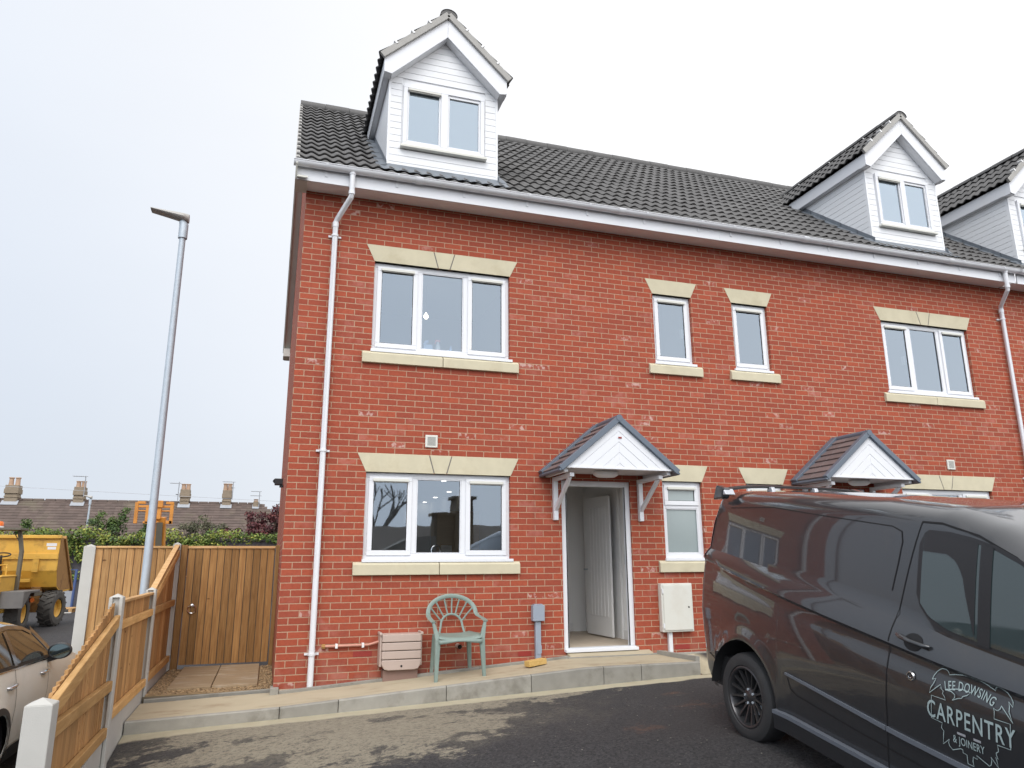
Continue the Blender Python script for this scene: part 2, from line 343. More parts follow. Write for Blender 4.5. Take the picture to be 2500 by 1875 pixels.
class MB:
    def __init__(s):
        s.v = []; s.f = []; s.fr = []; s.fm = []; s.fs = []
        s.r = .5; s.m = 0; s.s = False
    def add(s, vs, fs):
        o = len(s.v)
        s.v += [tuple(p) for p in vs]
        for f in fs:
            s.f.append([i + o for i in f]); s.fr.append(s.r); s.fm.append(s.m); s.fs.append(s.s)
        return s
    def quad(s, a, b, c, d): return s.add([a, b, c, d], [(0, 1, 2, 3)])
    def box(s, x0, x1, y0, y1, z0, z1):
        v = [(x, y, z) for z in (z0, z1) for y in (y0, y1) for x in (x0, x1)]
        return s.add(v, [(0, 2, 3, 1), (4, 5, 7, 6), (0, 1, 5, 4), (2, 6, 7, 3), (0, 4, 6, 2), (1, 3, 7, 5)])
    def beam(s, p, q, w, h, up=(0, 0, 1)):
        """bar from p to q, w across, h along 'up'"""
        p = Vector(p); q = Vector(q); d = (q - p).normalized()
        sd = d.cross(Vector(up)).normalized(); u = sd.cross(d).normalized()
        v = [e + sd * (a * w / 2) + u * (b * h / 2) for e in (p, q) for b in (-1, 1) for a in (-1, 1)]
        return s.add(v, [(0, 2, 3, 1), (4, 5, 7, 6), (0, 1, 5, 4), (2, 6, 7, 3), (0, 4, 6, 2), (1, 3, 7, 5)])
    def prism(s, poly, axis, a, b):
        """2-D outline (in the two other axes, in order) pushed from a to b along an axis"""
        def P(p, k):
            return {'x': (k, p[0], p[1]), 'y': (p[0], k, p[1]), 'z': (p[0], p[1], k)}[axis]
        n = len(poly)
        area = sum(poly[i][0] * poly[(i + 1) % n][1] - poly[(i + 1) % n][0] * poly[i][1] for i in range(n))
        if (area < 0) != (axis == 'y'):
            poly = poly[::-1]
        if a > b: a, b = b, a
        v = [P(p, a) for p in poly] + [P(p, b) for p in poly]
        f = [tuple(range(n))[::-1], tuple(range(n, 2 * n))]
        f += [(i, (i + 1) % n, n + (i + 1) % n, n + i) for i in range(n)]
        return s.add(v, f)
    def tube(s, pts, r, n=8, cap=True):
        pts = [Vector(p) for p in pts]
        rs = r if isinstance(r, (list, tuple)) else [r] * len(pts)
        rings = []; prev = None
        for i, p in enumerate(pts):
            d = (pts[min(i + 1, len(pts) - 1)] - pts[max(i - 1, 0)])
            x, y, d = frame(d)
            if prev is not None:
                x = (prev - d * prev.dot(d)).normalized(); y = d.cross(x) * 1.0
                y = x.cross(d) if False else d.cross(x)
            else:
                y = d.cross(x)
            prev = x
            rings.append([p + (x * math.cos(2 * math.pi * k / n) + y * math.sin(2 * math.pi * k / n)) * rs[i] for k in range(n)])
        v = [q for ring in rings for q in ring]
        f = []
        for i in range(len(pts) - 1):
            for k in range(n):
                a = i * n + k; b = i * n + (k + 1) % n
                f.append((a, b, b + n, a + n))
        s.s = True; s.add(v, f)
        if cap:
            s.add(v[:n], [tuple(range(n))[::-1]]); s.add(v[-n:], [tuple(range(n))])
        s.s = False
        return s
    def lathe(s, prof, n=24, mtx=None, smooth=True):
        """profile of (radius, height) about local z, placed by a matrix"""
        mtx = mtx or Matrix()
        v = [mtx @ Vector((r * math.cos(2 * math.pi * k / n), r * math.sin(2 * math.pi * k / n), h)) for r, h in prof for k in range(n)]
        f = []
        for i in range(len(prof) - 1):
            for k in range(n):
                a = i * n + k; b = i * n + (k + 1) % n
                f.append((a, b, b + n, a + n))
        s.s = smooth; s.add(v, f); s.s = False
        return s
    def grid(s, P, smooth=True, close=False):
        n = len(P[0]); v = [p for row in P for p in row]; f = []
        for i in range(len(P) - 1):
            for j in range(n if close else n - 1):
                a = i * n + j; b = i * n + (j + 1) % n
                f.append((a, b, b + n, a + n))
        s.s = smooth; s.add(v, f); s.s = False
        return s
    def build(s, name, mt, parent=None, bevel=0., seg=2, H=None, angle=38, sub=0):
        me = bpy.data.meshes.new(name)
        V = s.v
        F = s.f
        if H:
            V = [(H[0] + H[1] * x, y, z) for x, y, z in V]
            if H[1] < 0: F = [f[::-1] for f in F]
        me.from_pydata(V, [], F)
        me.polygons.foreach_set('use_smooth', s.fs)
        me.polygons.foreach_set('material_index', s.fm)
        at = me.attributes.new('rnd', 'FLOAT', 'FACE')
        at.data.foreach_set('value', s.fr)
        for k in (mt if isinstance(mt, (list, tuple)) else [mt]):
            me.materials.append(M[k])
        if any(s.fs): me.set_sharp_from_angle(angle=R(angle))
        me.validate(); me.update()
        o = bpy.data.objects.new(name, me)
        COL.objects.link(o)
        if parent is not None:
            o.parent = parent
            if parent.name in WORLDROOT: o.location = -WORLDROOT[parent.name]
        if bevel:
            b = o.modifiers.new('soft_edges', 'BEVEL'); b.width = bevel; b.segments = seg; b.limit_method = 'ANGLE'; b.angle_limit = R(40)
        return o

WORLDROOT = {}
def tag(o, label=None, cat=None, group=None, kind=None):
    for k, v in (('label', label), ('category', cat), ('group', group), ('kind', kind)):
        if v: o[k] = v
    return o
def thing(name, label, cat, loc=(0, 0, 0), group=None, mtx=None):
    """an Empty at the thing's base; parts under it are given in world coordinates unless a matrix places it"""
    o = bpy.data.objects.new(name, None)
    COL.objects.link(o)
    o.empty_display_size = .2
    if mtx is not None: o.matrix_world = mtx
    else:
        o.location = loc; WORLDROOT[o.name] = Vector(loc)
    return tag(o, label, cat, group)
def copy_tree(o, parent=None):
    c = o.copy(); COL.objects.link(c)
    if parent is not None: c.parent = parent
    for ch in [k for k in o.children]: copy_tree(ch, c)
    return c
def text_mesh(txt, size, fn, name, mt, parent, spacing=1., bold=.0, align='CENTER', ext=0.):
    cu = bpy.data.curves.new('lettering_curve', 'FONT')
    cu.body = txt; cu.size = size; cu.align_x = align; cu.space_character = spacing; cu.offset = bold; cu.resolution_u = 3
    tmp = bpy.data.objects.new('lettering_curve', cu); COL.objects.link(tmp)
    dg = bpy.context.evaluated_depsgraph_get()
    me = bpy.data.meshes.new_from_object(tmp.evaluated_get(dg))
    bpy.data.objects.remove(tmp); bpy.data.curves.remove(cu)
    mb = MB()
    mb.add([fn(v.co.x, v.co.y) for v in me.vertices], [tuple(p.vertices) for p in me.polygons])
    bpy.data.meshes.remove(me)
    return mb.build(name, mt, parent)

# ------------------------------------------------------------------ ground heights
def pl(x, pts):
    if x <= pts[0][0]: return pts[0][1]
    for (a, b), (c, d) in zip(pts, pts[1:]):
        if x <= c: return b + (d - b) * (x - a) / (c - a)
    return pts[-1][1]
def path_z(x): return pl(x, [(-1.35, -1.265), (0, -1.225), (3.35, -1.0), (6, -1.0)])
def tar_z(x, y):
    zk = -1.332 + .039 * min(x, 4.7)
    d = -.87 - y
    if d <= 0:
        if x > 4.78: return zk + (-1.015 - zk) * min(1, -d / .8)
        return zk
    d0 = max(0, min(2.8, .59 * (x + 1.35)))
    t = max(0., d - d0)
    return max(-1.64 + .0 * x, zk - .13 * t) if t > 0 else zk
def road_z(y): return pl(y, [(-12, -1.80), (0, -1.76), (13, -1.40), (40, -1.40)])

# ------------------------------------------------------------------ houses
ZR0 = 5.24          # roof plane height above the wall face
SL = .83            # roof slope
RIDGE_Y = 4.0
def zr(y): return ZR0 + SL * y

def jit(a, i):
    k = math.floor(a / .354 + .5 * (i % 2)) * 37.7 + i * 11.3
    return .006 * ((math.sin(k * 12.9898) * 43758.5453) % 1.0)
def pantiles(mb, o, e, up, n, spans, gauge, period=.168, amp=.0155, th=.032, phase=0.):
    """courses of wavy interlocking tiles; spans: for each course a list of (a0, a1) along e"""
    o = Vector(o); e = Vector(e); up = Vector(up); n = Vector(n)
    step = period / 8
    for i, sp in enumerate(spans):
        for a0, a1 in sp:
            k = max(2, int(round((a1 - a0) / step)))
            A = [a0 + (a1 - a0) * j / k for j in range(k + 1)]
            def P(a, s_, lift):
                ph = 2 * math.pi * (a + phase) / period
                h = amp * (math.sin(ph) + .12 * math.sin(2 * ph))
                return o + e * a + up * s_ + n * (h + lift + jit(a, i))
            s0 = i * gauge; s1 = (i + 1) * gauge + .02
            # per-tile tint: two waves to a tile, staggered joints ignored
            rows = [[P(a, s0 + .16, th * .45 - .017) for a in A], [P(a, s0 + .001, th - .017) for a in A], [P(a, s0, th - .003) for a in A], [P(a, s0 + .006, th) for a in A], [P(a, s1, 0.) for a in A]]
            base = len(mb.v)
            w = len(A)
            mb.v += [tuple(p) for r in rows for p in r]
            for r in range(4):
                for j in range(w - 1):
                    q = base + r * w + j
                    mb.f.append([q, q + 1, q + 1 + w, q + w])
                    tid = int((A[j] + phase) / (2 * period)) * 131 + i * 17
                    mb.fr.append((math.sin(tid * 12.9898) * 43758.5453) % 1.0); mb.fm.append(0); mb.fs.append(r == 3)

def three_light(house, H, x0, x1, z0, z1, kind='three', glass='window_glass', name='window', frostlow=False, vents=(0, 2)):
    """a white casement window; returns the frame part with panes, vents and handles under it"""
    f = MB(); yf, yb = .052, .122
    w = .062
    f.box(x0, x1, yf, yb, z1 - w, z1); f.box(x0, x1, yf, yb, z0 + .03, z0 + .03 + w)
    f.box(x0, x0 + w, yf, yb, z0 + .03 + w, z1 - w); f.box(x1 - w, x1, yf, yb, z0 + .03 + w, z1 - w)
    f.box(x0 - .012, x1 + .03, -.03, yb, z0 - .006, z0 + .03)      # projecting pvc sill
    a, b, c, d = x0 + w, x1 - w, z0 + .03 + w, z1 - w
    panes = []; vts = []; hnd = []
    def sash(xa, xb, za, zb):
        t = .058; g = .006; yo = yf - .016
        xa -= .018; xb += .018; za -= .018; zb += .018
        f.box(xa, xb, yo, yf - .002, zb - t, zb); f.box(xa, xb, yo, yf - .002, za, za + t)
        f.box(xa, xa + t, yo, yf - .002, za + t, zb - t); f.box(xb - t, xb, yo, yf - .002, za + t, zb - t)
        # inner bead behind the sash face
        return xa + t, xb - t, za + t, zb - t
    mw = .075
    if kind == 'three':
        L = (b - a - 2 * mw)
        s1 = a + L * .318; s2 = s1 + mw; s3 = s2 + L * .364; s4 = s3 + mw
        f.box(s1, s2, yf, yb, c, d); f.box(s3, s4, yf, yb, c, d)
        lights = [(a, s1, c, d, True), (s2, s3, c, d, False), (s4, b, c, d, True)]
    elif kind == 'two':
        mid = (a + b) / 2
        f.box(mid - mw / 2, mid + mw / 2, yf, yb, c, d)
        lights = [(a, mid - mw / 2, c, d, True), (mid + mw / 2, b, c, d, False)]
    elif kind == 'single':
        lights = [(a, b, c, d, True)]
    else:
        m_ = z1 - .33
        f.box(a, b, yf, yb, m_ - .03, m_ + .03)
        lights = [(a, b, m_ + .03, d, True), (a, b, c, m_ - .03, False)]
    for i, (xa, xb, za, zb, op) in enumerate(lights):
        if op:
            p = sash(xa, xb, za, zb)
            if i in vts_of(kind, vents):
                v = MB(); v.box(p[0] - .012, p[1] + .012, yf - .044, yf - .018, p[3] - .004, p[3] + .030)
                v.box(p[0] + .004, p[1] - .004, yf - .030, yf - .018, p[3] - .014, p[3] - .004)
                vts.append(v)
            hn = MB()
            hx = p[1] + .006 if i == 0 and kind != 'fan' else p[0] - .006
            hn.box(hx - .012, hx + .012, yb + .0, yb + .05, (p[2] + p[3]) / 2 - .085, (p[2] + p[3]) / 2 + .06)
            hnd.append(hn)
        else:
            p = (xa, xb, za, zb)
            bd = .014
            f.box(xa, xa + bd, yf + .004, yf + .02, za, zb); f.box(xb - bd, xb, yf + .004, yf + .02, za, zb)
            f.box(xa + bd, xb - bd, yf + .004, yf + .02, za, za + bd); f.box(xa + bd, xb - bd, yf + .004, yf + .02, zb - bd, zb)
        panes.append((p, glass if not (frostlow) else 'frosted_glass', op))
    fo = f.build(name, 'upvc', house, bevel=.004, H=H)
    for (p, g, op) in panes:
        q = MB(); yy = yf + (.001 if op else .024)
        q.box(p[0] - .016, p[1] + .016, yy, yy + .004, p[2] - .016, p[3] + .016)
        mk = {'window_glass': 'glass', 'kitchen_glass': 'glass_kit', 'frosted_glass': 'frost'}[g]
        if mk != 'frost':           # one sheet is enough for the reflection
            q = MB(); e_ = .016; q.quad((p[0] - e_, yy, p[2] - e_), (p[1] + e_, yy, p[2] - e_), (p[1] + e_, yy, p[3] + e_), (p[0] - e_, yy, p[3] + e_))
        q.build('pane', mk, fo, H=H)
        k = MB(); dz = .011      # dark gasket line round the glass
        k.box(p[0] - .001, p[0] + .006, yy - .006, yy - .001, p[2], p[3]); k.box(p[1] - .006, p[1] + .001, yy - .006, yy - .001, p[2], p[3])
        k.box(p[0], p[1], yy - .006, yy - .001, p[3] - .006, p[3] + .001); k.box(p[0], p[1], yy - .006, yy - .001, p[2] - .001, p[2] + .006)
        k.build('gasket', 'black', fo, H=H)
    for v in vts: v.build('trickle_vent', 'upvc_dull', fo, bevel=.003, H=H)
    if mk_handles(kind):
        for hn in hnd: hn.build('window_handle', 'white', fo, H=H)
    return fo
def vts_of(kind, vents): return {'three': vents, 'two': (0,), 'single': (0,), 'fan': (0,)}[kind]
def mk_handles(kind): return kind in ('single', 'three')

def lintel(house, H, x0, x1, z0, z1, key):
    fl = .112; g = .004; y0, y1 = -.006, .10
    if key:
        c = (x0 + x1) / 2; g = .0065
        MB().prism([(x0 - fl + .05, z1 - .01), (x1 + fl - .05, z1 - .01), (x1 - .02, z0 + .01), (x0 + .02, z0 + .01)], 'y', -.003, .08).build('lintel_joint', 'mudgrey', house, H=H)
        tb, bb = .142, .078
        for poly in ([(x0 - fl, z1), (c - tb - g, z1), (c - bb - g, z0), (x0 - .004, z0)],
                     [(c - tb + g, z1), (c + tb - g, z1), (c + bb - g, z0), (c - bb + g, z0)],
                     [(c + tb + g, z1), (x1 + fl, z1), (x1 + .004, z0), (c + bb + g, z0)]):
            MB().prism(poly, 'y', y0, y1).build('lintel', 'stone', house, bevel=.004, H=H)
    else:
        MB().prism([(x0 - fl, z1), (x1 + fl, z1), (x1 + .004, z0), (x0 - .004, z0)], 'y', y0, y1).build('lintel', 'stone', house, bevel=.004, H=H)

def stone_sill(house, H, x0, x1, z0, z1, joint):
    ex = .112
    prof = [(.11, z0), (-.045, z0), (-.045, z1 - .032), (-.012, z1 - .004), (.11, z1 - .0)]
    xs = [(x0 - ex, (x0 + x1) / 2 - .004), ((x0 + x1) / 2 + .004, x1 + ex)] if joint else [(x0 - ex, x1 + ex)]
    for a, b in xs:
        MB().prism(prof, 'x', a, b).build('stone_sill', 'stone', house, bevel=.005, H=H)

def wall_with_openings(xa, xb, za, zb, ops, reveal=.12):
    mb = MB()
    X = sorted({xa, xb, *[o[0] for o in ops], *[o[1] for o in ops]})
    Z = sorted({za, zb, *[o[2] for o in ops], *[o[3] for o in ops]})
    for a, b in zip(X, X[1:]):
        for c, d in zip(Z, Z[1:]):
            if any(o[0] - 1e-6 <= a and b <= o[1] + 1e-6 and o[2] - 1e-6 <= c and d <= o[3] + 1e-6 for o in ops): continue
            mb.quad((a, 0, c), (b, 0, c), (b, 0, d), (a, 0, d))
    for x0, x1, z0, z1 in ops:
        r = reveal
        mb.quad((x0, 0, z0), (x0, 0, z1), (x0, r, z1), (x0, r, z0)); mb.quad((x1, 0, z1), (x1, 0, z0), (x1, r, z0), (x1, r, z1))
        mb.quad((x0, 0, z1), (x1, 0, z1), (x1, r, z1), (x0, r, z1)); mb.quad((x1, 0, z0), (x0, 0, z0), (x0, r, z0), (x1, r, z0))
    return mb

def room(house, H, x0, x1, y0, y1, z0, z1, mt='room', floor=None, name='room'):
    """inside faces of a room, open towards the window wall except for its inner face round the opening"""
    mb = MB()
    mb.quad((x0, y1, z0), (x1, y1, z0), (x1, y1, z1), (x0, y1, z1))
    mb.quad((x0, y0, z0), (x0, y1, z0), (x0, y1, z1), (x0, y0, z1))
    mb.quad((x1, y1, z0), (x1, y0, z0), (x1, y0, z1), (x1, y1, z1))
    mb.quad((x0, y0, z1), (x0, y1, z1), (x1, y1, z1), (x1, y0, z1))
    if floor: mb.m = 1
    mb.quad((x0, y1, z0), (x0, y0, z0), (x1, y0, z0), (x1, y1, z0))
    mb.m = 0
    return mb.build(name, [mt, floor] if floor else mt, house, H=H)

def room_front(house, H, x0, x1, z0, z1, op, y, mt='room'):
    mb = MB(); a, b, c, d = op
    mb.box(x0, a, y, y + .012, z0, z1); mb.box(b, x1, y, y + .012, z0, z1); mb.box(a, b, y, y + .012, d, z1); mb.box(a, b, y, y + .012, z0, c)
    return mb.build('inner_wall', mt, house, H=H)
W = 5.845
def dormer(house, H, xd, flip=1):
    hw = .78; yf = .04; zb = 5.285; zt = 6.65; m = .95; ap = zt + hw * m
    wx0, wx1, wz0, wz1 = xd - .575, xd + .575, 5.60, 6.585
    # structure behind the boards + board-by-board cladding on the front
    b = MB()
    b.prism([(xd - hw + .002, zb), (xd + hw - .002, zb), (xd + hw - .002, zt), (xd, ap - .003), (xd - hw + .002, zt)], 'y', yf + .016, yf + .05)
    o = b.build('dormer', 'clad', house, H=H)
    c = MB()
    z = zb
    i = 0
    while z < ap - .01:
        c.r = random.random()
        z1 = min(z + .0955, ap - .004)
        def hwid(q): return hw - .03 if q <= zt else max(.002, (ap - q) / m - .004)
        for (p, q) in ((-1, 1),):
            L0, L1 = xd - hwid(z), xd - hwid(z1)
            R0, R1 = xd + hwid(z), xd + hwid(z1)
            if z1 <= wz0 - .005 or z >= wz1 + .005:
                c.prism([(L0, z), (R0, z), (R1, z1), (L1, z1)], 'y', yf, yf + .015)
            else:
                c.prism([(L0, z), (wx0 - .02, z), (wx0 - .02, z1), (L1, z1)], 'y', yf, yf + .015)
                c.prism([(wx1 + .02, z), (R0, z), (R1, z1), (wx1 + .02, z1)], 'y', yf, yf + .015)
        z += .100
    for sx in (-1, 1):                      # corner trims and cheek boards
        x0 = xd + sx * hw
        c.box(min(x0, x0 - sx * .032), max(x0, x0 - sx * .032), yf - .006, yf + .03, zb, zt)
        z = zb
        while z < zt - .01:
            c.r = random.random()
            z1 = min(z + .0955, zt)
            ya, yb_ = (z - ZR0) / SL, (z1 - ZR0) / SL
            c.prism([(yf + .031, z), (ya + .02, z), (yb_ + .02, z1), (yf + .031, z1)], 'x', x0 - sx * .016, x0)
            z += .100
        c.prism([(yf + .02, zb), (zt and (zt - ZR0) / SL, zt), (yf + .02, zt)], 'x', x0 - sx * .03, x0 - sx * .017)
    c.build('cladding', 'clad', o, bevel=.002, seg=1, H=H)
    # white-lined room pocket behind the glass
    p = MB(); y0, y1 = yf + .055, .80
    p.quad((wx0, y1, wz0), (wx1, y1, wz0), (wx1, y1, wz1 + .2), (wx0, y1, wz1 + .2))
    p.quad((wx0, y0, wz0), (wx0, y1, wz0), (wx0, y1, wz1 + .2), (wx0, y0, wz1)); p.quad((wx1, y1, wz0), (wx1, y0, wz0), (wx1, y0, wz1), (wx1, y1, wz1 + .2))
    p.quad((wx0, y0, wz1), (wx0, y1, wz1 + .2), (wx1, y1, wz1 + .2), (wx1, y0, wz1)); p.quad((wx0, y1, wz0), (wx0, y0, wz0), (wx1, y0, wz0), (wx1, y1, wz0))
    p.build('room', 'room', o, H=H)
    # window, nearly flush
    HH = H
    f = MB(); ya, yb_ = yf - .028, yf + .05; w = .055
    f.box(wx0, wx1, ya, yb_, wz1 - w, wz1); f.box(wx0, wx1, ya, yb_, wz0 + .03, wz0 + .03 + w)
    f.box(wx0, wx0 + w, ya, yb_, wz0 + .03 + w, wz1 - w); f.box(wx1 - w, wx1, ya, yb_, wz0 + .03 + w, wz1 - w)
    f.box(xd - .05, xd + .05, ya, yb_, wz0 + .03 + w, wz1 - w)
    for a, b_, op in ((wx0 + w, xd - .05, flip > 0), (xd + .05, wx1 - w, flip < 0)):
        t = .042
        za, zc = wz0 + .03 + w, wz1 - w
        f.box(a, b_, ya + .018, yb_, zc - t, zc); f.box(a, b_, ya + .018, yb_, za, za + t); f.box(a, a + t * .6, ya + .018, yb_, za + t, zc - t); f.box(b_ - t * .6, b_, ya + .018, yb_, za + t, zc - t)
    wo = f.build('window', 'upvc', o, bevel=.004, H=H)
    s = MB(); s.box(wx0 - .03, wx1 + .03, ya - .045, yf + .0, wz0 - .008, wz0 + .028); s.build('window_sill', 'upvc_dull', o, bevel=.004, H=H)
    for a, b_, op in ((wx0 + w + .02, xd - .072, flip > 0), (xd + .072, wx1 - w - .02, flip < 0)):
        q = MB(); q.quad((a, yf + .012, wz0 + .1), (b_, yf + .012, wz0 + .1), (b_, yf + .012, wz1 - .09), (a, yf + .012, wz1 - .09))
        q.build('pane', 'glass', o, H=H)
        if op:
            v = MB(); v.box(a - .015, b_ + .015, ya - .026, ya + .012, wz1 - .105, wz1 - .075); v.box(a, b_, ya - .012, ya + .012, wz1 - .118, wz1 - .105)
            v.build('trickle_vent', 'upvc_dull', o, bevel=.003, H=H)
            h = MB(); h.box(b_ - .02, b_ + .0, yf + .03, yf + .06, wz0 + .38, wz0 + .52); h.build('window_handle', 'white', o, H=H)
    # barge boards with boxed feet, side fascias and soffits
    ho = hw + .092; yb0 = -.115
    zf = 6.625; zo = 6.84
    apo = zo + ho * .935; api = apo - .295
    g = MB()
    for sx in (-1, 1):
        e = xd + sx * ho
        g.prism([(e, zf), (e - sx * .105, zf - .02 + .0), (xd + sx * .001, api), (xd + sx * .001, apo), (e, zo)], 'y', yb0, yb0 + .02)
        # foot of the box, underside lining
        g.prism([(e - sx * .105, zf - .02), (xd, api), (xd, api + .02), (e - sx * .105, zf)], 'y', yb0 + .021, yf - .004)
        g.box(min(e, e - sx * .105), max(e, e - sx * .105), yb0 + .021, yf - .004, zf - .012, zf + .004)
        yend = (zo - ZR0) / SL
        g.prism([(yb0 + .021, zf + .001), ((zf - ZR0) / SL, zf + .001), (yend, zo), (yb0 + .021, zo)], 'x', e - sx * .018, e)
        g.prism([(yf - .003, zf - .006), ((zf - ZR0) / SL - .01, zf - .006), ((zf - ZR0) / SL, zf + .006), (yf - .003, zf + .006)], 'x', e - sx * .019, e - sx * .087)
    g.build('barge_board', 'upvc', o, bevel=.003, H=H)
    # tiled slopes
    t = MB(); eh = ho + .050; ez = zo + .012
    L = math.hypot(eh, eh * m); n_c = 4; gauge = L / n_c
    for sx in (-1, 1):
        up = Vector((-sx / math.hypot(1, m), 0, m / math.hypot(1, m)))
        nn = Vector((sx * m, 0, 1)).normalized()
        spans = []
        for i in range(n_c):
            zz = ez + (i + .5) * gauge * up.z
            yend = (zz - ZR0) / SL + .08
            spans.append([(-.150, yend)])
        e = Vector((0, 1, 0))
        base = (xd + sx * eh, 0, ez)
        n0 = len(t.f)
        pantiles(t, base, e, up, nn, spans, gauge, amp=.019)
        if sx < 0:
            for k in range(n0, len(t.f)): t.f[k] = t.f[k][::-1]
    t.build('dormer_tiles', 'tile', o, H=H)
    rz = ez + eh * m
    rt = MB()
    y = -.165; yend = (rz - ZR0) / SL
    k = 0
    while y < yend - .05:
        A_ = [[(xd + .125 * math.cos(a), yy, rz - .045 + .004 * (k % 2) + .105 * math.sin(a)) for a in [math.pi * q / 12 for q in range(13)]] for yy in (y, min(y + .44, yend))]
        rt.grid(A_)
        if k == 0: rt.add([(p[0], p[1] + .012, p[2]) for p in A_[0]], [tuple(range(13))])
        y += .45; k += 1
    rt.build('ridge_tile', 'tile', o, H=H)
    v = MB()
    for sx in (-1, 1):
        up = Vector((-sx, 0, m)).normalized(); nn = Vector((sx * m, 0, 1)).normalized()
        p = Vector((xd + sx * (eh - .01), -.132, ez + .000)); q = p + up * (L - .02)
        v.beam(p + nn * -.004, q + nn * -.004, .045, .088, nn)
    v.build('verge_mortar', 'verge', o, bevel=.004, H=H)
    cl = MB()
    for sx in (-1, 1):
        up = Vector((-sx, 0, m)).normalized(); nn = Vector((sx * m, 0, 1)).normalized()
        for i in range(1, 4):
            p = Vector((xd + sx * eh, -.150, ez)) + up * (i * gauge - .02) + nn * .035
            cl.beam(p - Vector((0, .012, 0)), p + Vector((0, .07, 0)), .03, .055, nn)
    cl.build('verge_clip', 'white', o, bevel=.003, H=H)
    # lead apron in front and soakers beside
    ld = MB()
    P = []
    for j, yy in enumerate((-.185, -.09, -.01, yf + .012)):
        row = []
        for k in range(33):
            x = xd - hw - .10 + (2 * hw + .20) * k / 32
            row.append((x, yy, zr(yy) + .045 + .010 * math.sin(x * 2 * math.pi / .165) * (1 - j / 3) + (.03 if j == 3 else 0)))
        P.append(row)
    ld.grid(P)
    for sx in (-1, 1):
        x0 = xd + sx * hw
        yy = -.02
        while yy < 1.62:
            y2 = min(yy + .36, 1.66)
            a = Vector((x0 + sx * .004, yy, zr(yy) + .055)); b_ = Vector((x0 + sx * .004, y2, zr(y2) + .050))
            ld.quad(a, b_, b_ + Vector((sx * .13, 0, -.012)), a + Vector((sx * .13, 0, -.010)))
            ld.quad(a, b_, b_ + Vector((0, 0, .075)), a + Vector((0, 0, .075)))
            yy += .35
    ld.build('lead_flashing', 'lead', o, H=H)
    return o

